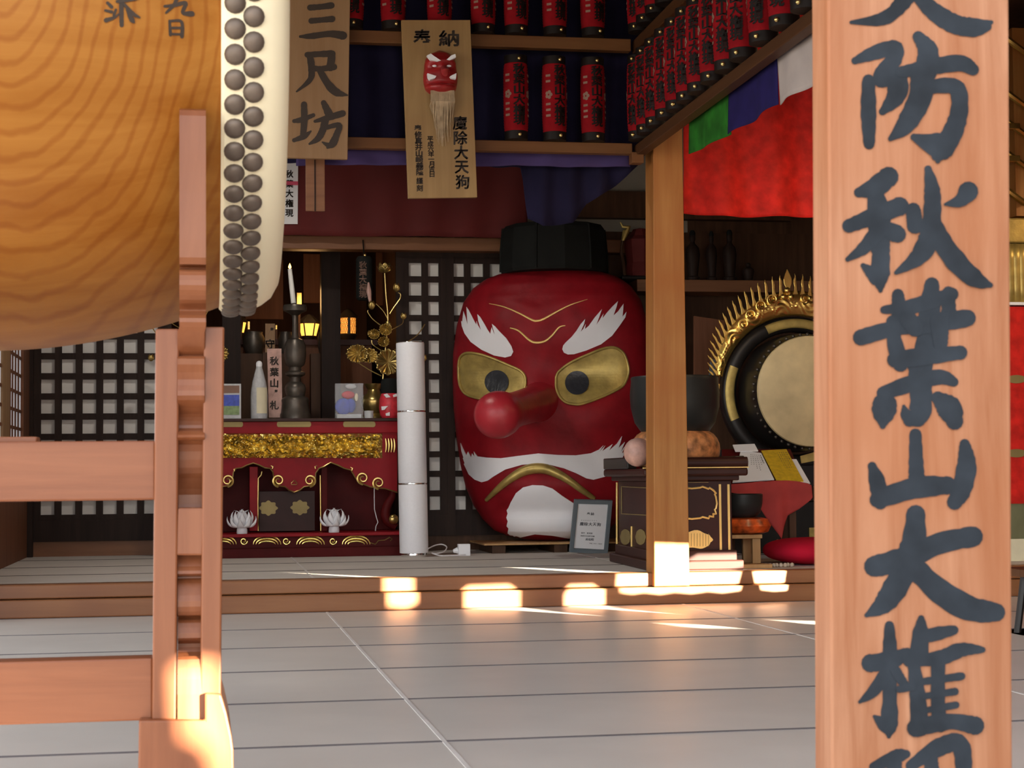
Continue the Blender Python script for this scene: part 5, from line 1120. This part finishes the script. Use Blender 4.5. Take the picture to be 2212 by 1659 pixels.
sheet('white_sheets', 'white printed sheets on the left of the reading desk', [(1600, 975), (1644, 981), (1672, 1038), (1582, 1044)], 'paper', .002, [('南無秋葉山', .05), ('三尺坊大権現', .03), ('仏説摩訶般若波羅蜜', .03), ('多心経観自在菩薩', .03), ('行深般若波羅', .03), ('蜜多時照見五', .03)])
sheet('white_booklet', 'folded white booklet at the top left of the reading desk', [(1582, 966), (1629, 964), (1637, 979), (1588, 980)], 'paper', .010)
sheet('yellow_booklet', 'yellow booklet open on the reading desk', [(1644, 977), (1698, 974), (1735, 1043), (1676, 1040)], 'yellow_paper', .006, [('般若心経', .04), ('摩訶般若波羅蜜多', .03), ('観自在菩薩行深般', .03), ('若波羅蜜多時照見', .03), ('五蘊皆空度一切', .03)])
sheet('white_leaf', 'white sheet sticking out to the right of the yellow booklet', [(1705, 994), (1720, 994), (1750, 1046), (1730, 1044)], 'paper', .001)
# ---------------------------------------------------------------- round framed drum with flames
YR2 = 10.85; rc = P(1715, 850, YR2); kr = FPX/_fw.dot(rc-CAM)
rd = thing('framed_drum', 'round hanging drum in a dark ring frame with a gilt flaming crest', 'drum', (rc.x, YR2, P(1715, 1180, YR2).z))
def ringp(R0, R1, y0, y1, a0=0, a1=2*math.pi, n=96):
    full = a1-a0 > 6.2
    def f(u, v):
        a = a0+(a1-a0)*u; b = 2*math.pi*v; r = (R0+R1)/2+(R1-R0)/2*math.copysign(abs(math.cos(b))**.6, math.cos(b)); y = (y0+y1)/2+(y1-y0)/2*math.copysign(abs(math.sin(b))**.6, math.sin(b))
        return rc+Vector((r*math.cos(a), y, r*math.sin(a)))
    return MB().grid(f, n, 16)
ringp(132/kr, 166/kr, -.06, .06).build('ring_frame', 'black_lacquer', rd, smooth=True)
dc = rc+Vector((0, 0, 0))
MB().lathe([(0, .2)]+[(118/kr, .2), (124/kr, .1), (127/kr, -.02), (124/kr, -.2), (117/kr, -.31), (116/kr, -.318)]+[(0, -.318)], dc, (0, 1, 0), 64).build('drum_shell', 'black_lacquer', rd, smooth=True)
MB().lathe([(117/kr, -.313), (115.5/kr, -.326), (108/kr, -.331), (0, -.331)], dc, (0, 1, 0), 64).build('drum_skin', 'old_hide', rd, smooth=True)
m = MB()
for k in range(48):
    a = 2*math.pi*k/48; m.ball(dc+Vector((120.5/kr*math.cos(a), -.275, 120.5/kr*math.sin(a))), .011, 8, 6)
m.build('skin_nails', 'bronze', rd, smooth=True)
for a0, a1 in ((math.radians(72), math.radians(116)), (math.radians(158), math.radians(202))):
    ringp(140/kr, 160/kr, -.070, -.045, a0, a1, 24).build('gilt_plate', 'gold_paint', rd, smooth=True)
# crest
def cre(u, v):
    a = math.radians(8+164*u-4); w = 50*math.sin(math.radians(8+164*u))**.75+4
    r = (167+w*v); h = .012*math.sin(v*math.pi)+.010*abs(math.sin(r*.22+9*math.cos(a*9)))*math.sin(math.pi*v)
    return rc+Vector((r/kr*math.cos(a), -.05-h, r/kr*math.sin(a)))
MB().grid(cre, 140, 14).build('crest_band', 'gold', rd, smooth=True, solid=.012)
for i in range(-19, 20):
    a = math.radians(94-4.25*i); rb = 167+50*math.sin(min(math.pi, max(0, a)))**.75; w = 10 if i == 0 else 6.2; hgt = (52 if i == 0 else 43-0.8*abs(i))
    lean = 0.0 if i == 0 else -.16*(1 if i > 0 else -1)
    def fp(r, t):                                        # flame outline: r outward, t sideways
        ang = a+t/rb; return rc+Vector(((rb+r)/kr*math.cos(ang), -.06, (rb+r)/kr*math.sin(ang)))
    if math.sin(a) < .05: continue
    s_ = 1 if i >= 0 else -1
    if i == 0: L = [(-4, 5), (8, 4), (20, 9), (30, 9.5), (42, 5), (52, 0)]; pl = L+[(r, -t) for r, t in L[::-1]][1:]
    else: pl = [(-4, 6), (5, 3.2), (hgt*.3, 2.6), (hgt*.5, 4.2), (hgt*.66, 3.8), (hgt*.82, 1.6), (hgt, 1.2), (hgt*.8, -1.6), (hgt*.62, -1.8), (hgt*.42, -2.6), (6, -3.6), (-4, -6)]
    # flames rise upward, so the tips bend toward the vertical
    def up_(r, t):
        q = fp(0, t); up = Vector((math.cos(a)*.55, 0, math.sin(a)*.55+.45)).normalized(); return q+up*(r/kr)
    MB().prism([up_(r, t*s_) for r, t in pl], (0, .014, 0)).build('flame_point', 'gold', rd, bevel=.003)
for x, y in ((1701, 627), (1693, 641), (1709, 641)): MB().ball(P(x, y, YR2-.07), (.020, .012, .020), 14, 8).build('crest_boss', 'gold', rd, smooth=True)
for c, s in (((1668, 647), 1), ((1644, 660), 1), ((1622, 680), 1), ((1738, 645), -1), ((1606, 700), 1)):
    MB().tube(spiral(c, 12, 2, 2.0*s, math.pi*.6, lambda x, y: P(x, y, YR2-.072), 30), .0045, 5).build('crest_scroll', 'gold', rd, smooth=True)
for px in (1560, 1830):
    c = P(px, 1000, YR2); MB().box((c.x-.04, YR2-.05, ZU), (c.x+.04, YR2+.05, rc.z-(120/kr))).build('leg', 'black_lacquer', rd, bevel=.005)
a, b = P(1556, 1006, YR2-.07), P(1840, 1050, YR2-.07); MB().box((a.x, YR2-.07, b.z), (b.x, YR2+.07, a.z)).build('base_beam', 'black_lacquer', rd, bevel=.006)
MB().quad([(1729, 985), (1790, 968), (1790, 990), (1731, 1001)], YR2-.09, .015).build('gilt_fitting', 'gold_paint', rd)
# dark chest, shelf and statues farther back
dc_ = thing('dark_cabinet', 'low dark cabinet with small gilt fittings under the framed drum', 'cabinet', P(1690, 1200, 10.98))
a, b = P(1600, 1085, 11.0), P(1800, 1200, 11.0); MB().box((a.x, 11.0, ZU), (b.x, 11.4, a.z)).build('body', 'black_lacquer', dc_, bevel=.005)
for x0, y0, x1, y1 in ((1690, 1150, 1702, 1162), (1748, 1140, 1770, 1163), (1679, 1165, 1682, 1177)):
    c, d = P(x0, y0, 10.985), P(x1, y1, 10.985); MB().box((c.x, 10.984, d.z), (d.x, 11.001, c.z)).build('gilt_fitting', 'gold_paint', dc_)
sh = thing('statue_shelf', 'brown shelf board against the dark wall behind the pillar', 'shelf', P(1560, 632, 12.0))
a, b = P(1376, 603, 12.0), P(1845, 633, 12.0); MB().box((a.x, 12.0, b.z), (b.x, 12.28, a.z)).build('board', 'beam_wood', sh, bevel=.004)
for x in (1470, 1830): c = P(x, 633, 12.0); MB().box((c.x, 12.05, c.z-.25), (c.x+.04, 12.28, c.z)).build('bracket', 'dark_wood', sh)
def statue(px, top, w, label, hat_=True):
    Y = 12.12; k = FPX/_fw.dot(P(px, 600, Y)-CAM); b0 = P(px, 604, Y); b0.z = a.z; h = P(px, top, Y).z-b0.z
    t = thing('statue', label, 'statue', b0)
    MB().lathe([(0, 0), (w*.9/k, 0), (w*.95/k, h*.08), (w*.7/k, h*.10), (w*.8/k, h*.3), (w/k, h*.52), (w*.85/k, h*.66), (w*.35/k, h*.74), (w*.33/k, h*.77)]+[(0, h*.77)], b0, (0, 0, 1), 20).build('robed_body', 'lattice_wood', t, smooth=True)
    MB().ball(b0+Vector((0, 0, h*.85)), (w*.42/k, w*.42/k, h*.11), 14, 10).build('head', 'lattice_wood', t, smooth=True)
    if hat_: MB().lathe([(w*.4/k, 0), (w*.42/k, h*.05), (w*.25/k, h*.1), (0, h*.11)], b0+Vector((0, 0, h*.9)), (0, 0, 1), 14).build('headdress', 'black_cloth', t, smooth=True)
statue(1497, 498, 16, 'dark seated statue on the shelf, nearest the pillar'); statue(1538, 500, 12, 'slim dark statue in the middle of the shelf'); statue(1577, 497, 15, 'dark standing statue with tall headdress at the right of the shelf'); statue(1617, 566, 13, 'low dark statue at the right end of the shelf', False)
o = MB().quad([(1500, 682), (1566, 692), (1566, 880), (1500, 880)], 11.45, .03).build('leaning_board', 'wall_wood', None, bevel=.003); tag(o, 'brown wooden board standing behind the framed drum', 'board')
bs = MB().box((P(1490, 880, 11.42).x, 11.42, ZU), (P(1585, 880, 11.42).x, 11.6, P(1530, 880, 11.3).z)).build('dark_stand', 'dark_wood', None); tag(bs, 'dark block stand carrying the brown board', 'stand')
o = MB().quad([(1535, 777), (1554, 775), (1548, 818), (1531, 816)], 11.442, .007).build('blue_card', 'frame_grey', None); tag(o, 'small blue-grey card fixed to the brown board behind the drum frame', 'card')
# carved ornament right of the cap
co = thing('portable_shrine', 'dark reddish carved ornament with gilt bracket right of the black cap', 'ornament', P(1366, 602, 11.9))
zs2 = P(1366, 600, 11.62).z
c0 = P(1368, 596, 11.7)
MB().box((P(1342, 600, 12.05).x, 12.03, a.z), (P(1420, 600, 12.05).x, 12.27, a.z+.03)).build('foot', 'black_lacquer', co, bevel=.01)
MB().lathe([(0, 0), (.10, 0), (.115, .03), (.10, .10), (.115, .20), (.12, .26), (.08, .29), (.05, .34), (0, .35)], (P(1384, 590, 12.14).x, 12.14, a.z+.03), (0, 0, 1), 8).build('carved_body', 'dull_red_cloth', co)
MB().tube([P(1340, 480, 12.06), P(1345, 490, 12.06), P(1358, 491, 12.06), P(1352, 500, 12.06), P(1345, 520, 12.06)], [.006, .012, .02, .025, .012], 8).build('gilt_bracket', 'gold_paint', co, smooth=True)
MB().tube([P(1345, 520, 12.06), P(1342, 545, 12.07), P(1347, 570, 12.09), P(1350, 600, 12.10)], .012, 8).build('post', 'dark_wood', co, smooth=True)
a2, b2 = P(1225, 478, 12.3), P(1400, 500, 12.3)
struct(MB().box((P(1186, 800, 12.34).x, 12.34, ZU), (4.6, 12.37, P(1300, 500, 12.34).z)).build('wall_back', 'dark_wood'))
struct(MB().box((P(1240, 412, 12.26).x, 12.26, P(1300, 470, 12.26).z), (P(1480, 412, 12.26).x+.8, 12.35, P(1300, 412, 12.26).z)).build('trim_13', 'dark_wood'))
struct(MB().box((3.45, 12.36, 0), (6.5, 12.44, 3.5)).build('wall_back', 'dark_wood'))
# ---------------------------------------------------------------- beyond the signpost
at = thing('side_altar', 'red brocade covered altar with white rail seen past the signpost', 'altar', P(2230, 1200, 9.6))
YA = 9.55
a, b = P(2150, 653, YA), P(2420, 661, YA); MB().box((a.x, YA-.02, b.z), (b.x, YA+.6, a.z)).build('white_rail', 'white_plastic', at)
a, b = P(2155, 662, YA), P(2420, 1085, YA); MB().box((a.x, YA, b.z), (b.x, YA+.6, a.z)).build('red_cloth', 'brocade', at)
a, b = P(2155, 1085, YA), P(2420, 1165, YA); MB().box((a.x, YA+.02, b.z), (b.x, YA+.6, a.z)).build('olive_fringe', 'olive_cloth', at)
a, b = P(2155, 1165, YA), P(2420, 1217, YA); MB().box((a.x, YA, b.z), (b.x, YA+.6, a.z)).build('cream_sill', 'label_cream', at)
a, b = P(2155, 1217, YA), P(2420, 1300, YA); MB().box((a.x, YA+.02, ZU), (b.x, YA+.6, a.z)).build('plinth', 'dark_wood', at)
for y in (819, 979):
    MB().prism([P(2196+22*math.cos(t), y+9*math.sin(t), YA-.004) for t in [2*math.pi*k/24 for k in range(24)]], (0, .004, 0)).build('medallion', 'olive_gold', at)
zr_ = P(2200, 653, YA).z
gl = thing('gilt_shrine', 'gilt fluted shrine on the side altar seen past the signpost', 'shrine', P(2230, 653, YA+.1))
a, b = P(2170, 528, YA+.05), P(2420, 653, YA+.05)
def flute(u, v): x = a.x+(b.x-a.x)*u; return Vector((x, YA+.05-.012*abs(math.sin(u*60)), a.z+(zr_-a.z)*v))
MB().grid(flute, 200, 4).build('fluted_base', 'gold_paint', gl, smooth=True, solid=.03)
MB().pbox(2165, 470, 2420, 528, YA+.02, .4).build('cornice', 'gold_paint', gl, bevel=.01)
MB().pbox(2186, 60, 2420, 470, YA+.15, .3).build('cabinet_wall', 'pillar_wood', gl)
for y0 in (84, 200, 262, 330, 410): MB().tube([P(2175, y0, YA+.1), P(2215, y0+30, YA+.1), P(2260, y0+10, YA+.1)], .02, 8).build('gilt_swag', 'gold', gl, smooth=True)
for y0 in (265, 335): MB().pbox(2176, y0, 2204, y0+14, YA+.08, .04).build('gilt_step', 'gold', gl, bevel=.003)
sd = thing('side_stand', 'black slanted-leg stand beyond the signpost on the lower floor', 'stand', P(2220, 1460, 6.6))
YT = 7.0; zt = P(2200, 1447, YT)
m = MB(); m.bar if False else None
pa, pb_ = P(2212, 1245, YT), P(2188, 1450, YT)
MB().tube([pa, pb_], .016, 8).build('leg', 'black_lacquer', sd); MB().tube([pa+Vector((.5, 0, 0)), pb_+Vector((.55, 0, 0))], .016, 8).build('leg', 'black_lacquer', sd)
f0 = PZ(2200, 1452, 0.0)
MB().box((pb_.x-.02, YT-.25, 0.0), (pb_.x+.6, YT+.2, pb_.z+.01)).build('foot_board', 'black_lacquer', sd, bevel=.005)
MB().box((pb_.x-.005, YT-.03, P(2200, 1404, YT).z), (pb_.x+.58, YT+.03, P(2200, 1396, YT).z)).build('white_rail', 'white_plastic', sd)
MB().box((pa.x-.03, YT-.2, pa.z), (pa.x+.56, YT+.2, pa.z+.03)).build('tabletop', 'dark_wood', sd)
# ---------------------------------------------------------------- lamps of the hall, plus one added over the raised floor
def pend(x, y, z, w, label, col=(1.0, .68, .36)):
    t = thing('pendant_lamp', label, 'lamp', (x, y, z))
    MB().ball((x, y, z+.19), .045, 16, 10).build('bulb', 'bulb', t, smooth=True)
    MB().lathe([(.05, .26), (.06, .25), (.15, .16), (.20, .03), (.205, .03), (.15, .17), (.05, .265)], (x, y, z), (0, 0, 1), 24).build('shade', 'bronze', t, smooth=True)
    MB().cyl((x, y, z+.25), (x, y, 3.46), .006, n=8).build('cord', 'black_lacquer', t)
    l = bpy.data.lights.new('lamp', 'POINT'); l.energy = w; l.color = col; l.shadow_soft_size = .06
    o = bpy.data.objects.new('lamp', l); COL.objects.link(o); o.location = (x, y, z+.03 if w < 40 else z+.10)
pend(3.35, 7.9, 2.45, 22, 'brass pendant lamp hanging before the red brocade curtain')
pend(5.35, 8.95, 2.3, 16, 'brass pendant lamp in front of the gilt shrine')
pend(0.35, 10.3, 2.95, 55, 'added pendant lamp brightening the raised floor, unseen behind the navy curtain', (1.0, .93, .84))  # no known lamp here; added to lift the dim raised floor
l = bpy.data.lights.new('lamp', 'POINT'); l.energy = 3.0; l.color = (1, .55, .2); l.shadow_soft_size = .1
o = bpy.data.objects.new('altar_lamp_light', l); COL.objects.link(o); o.location = P(667, 700, 13.35)+Vector((0, -.25, .15))
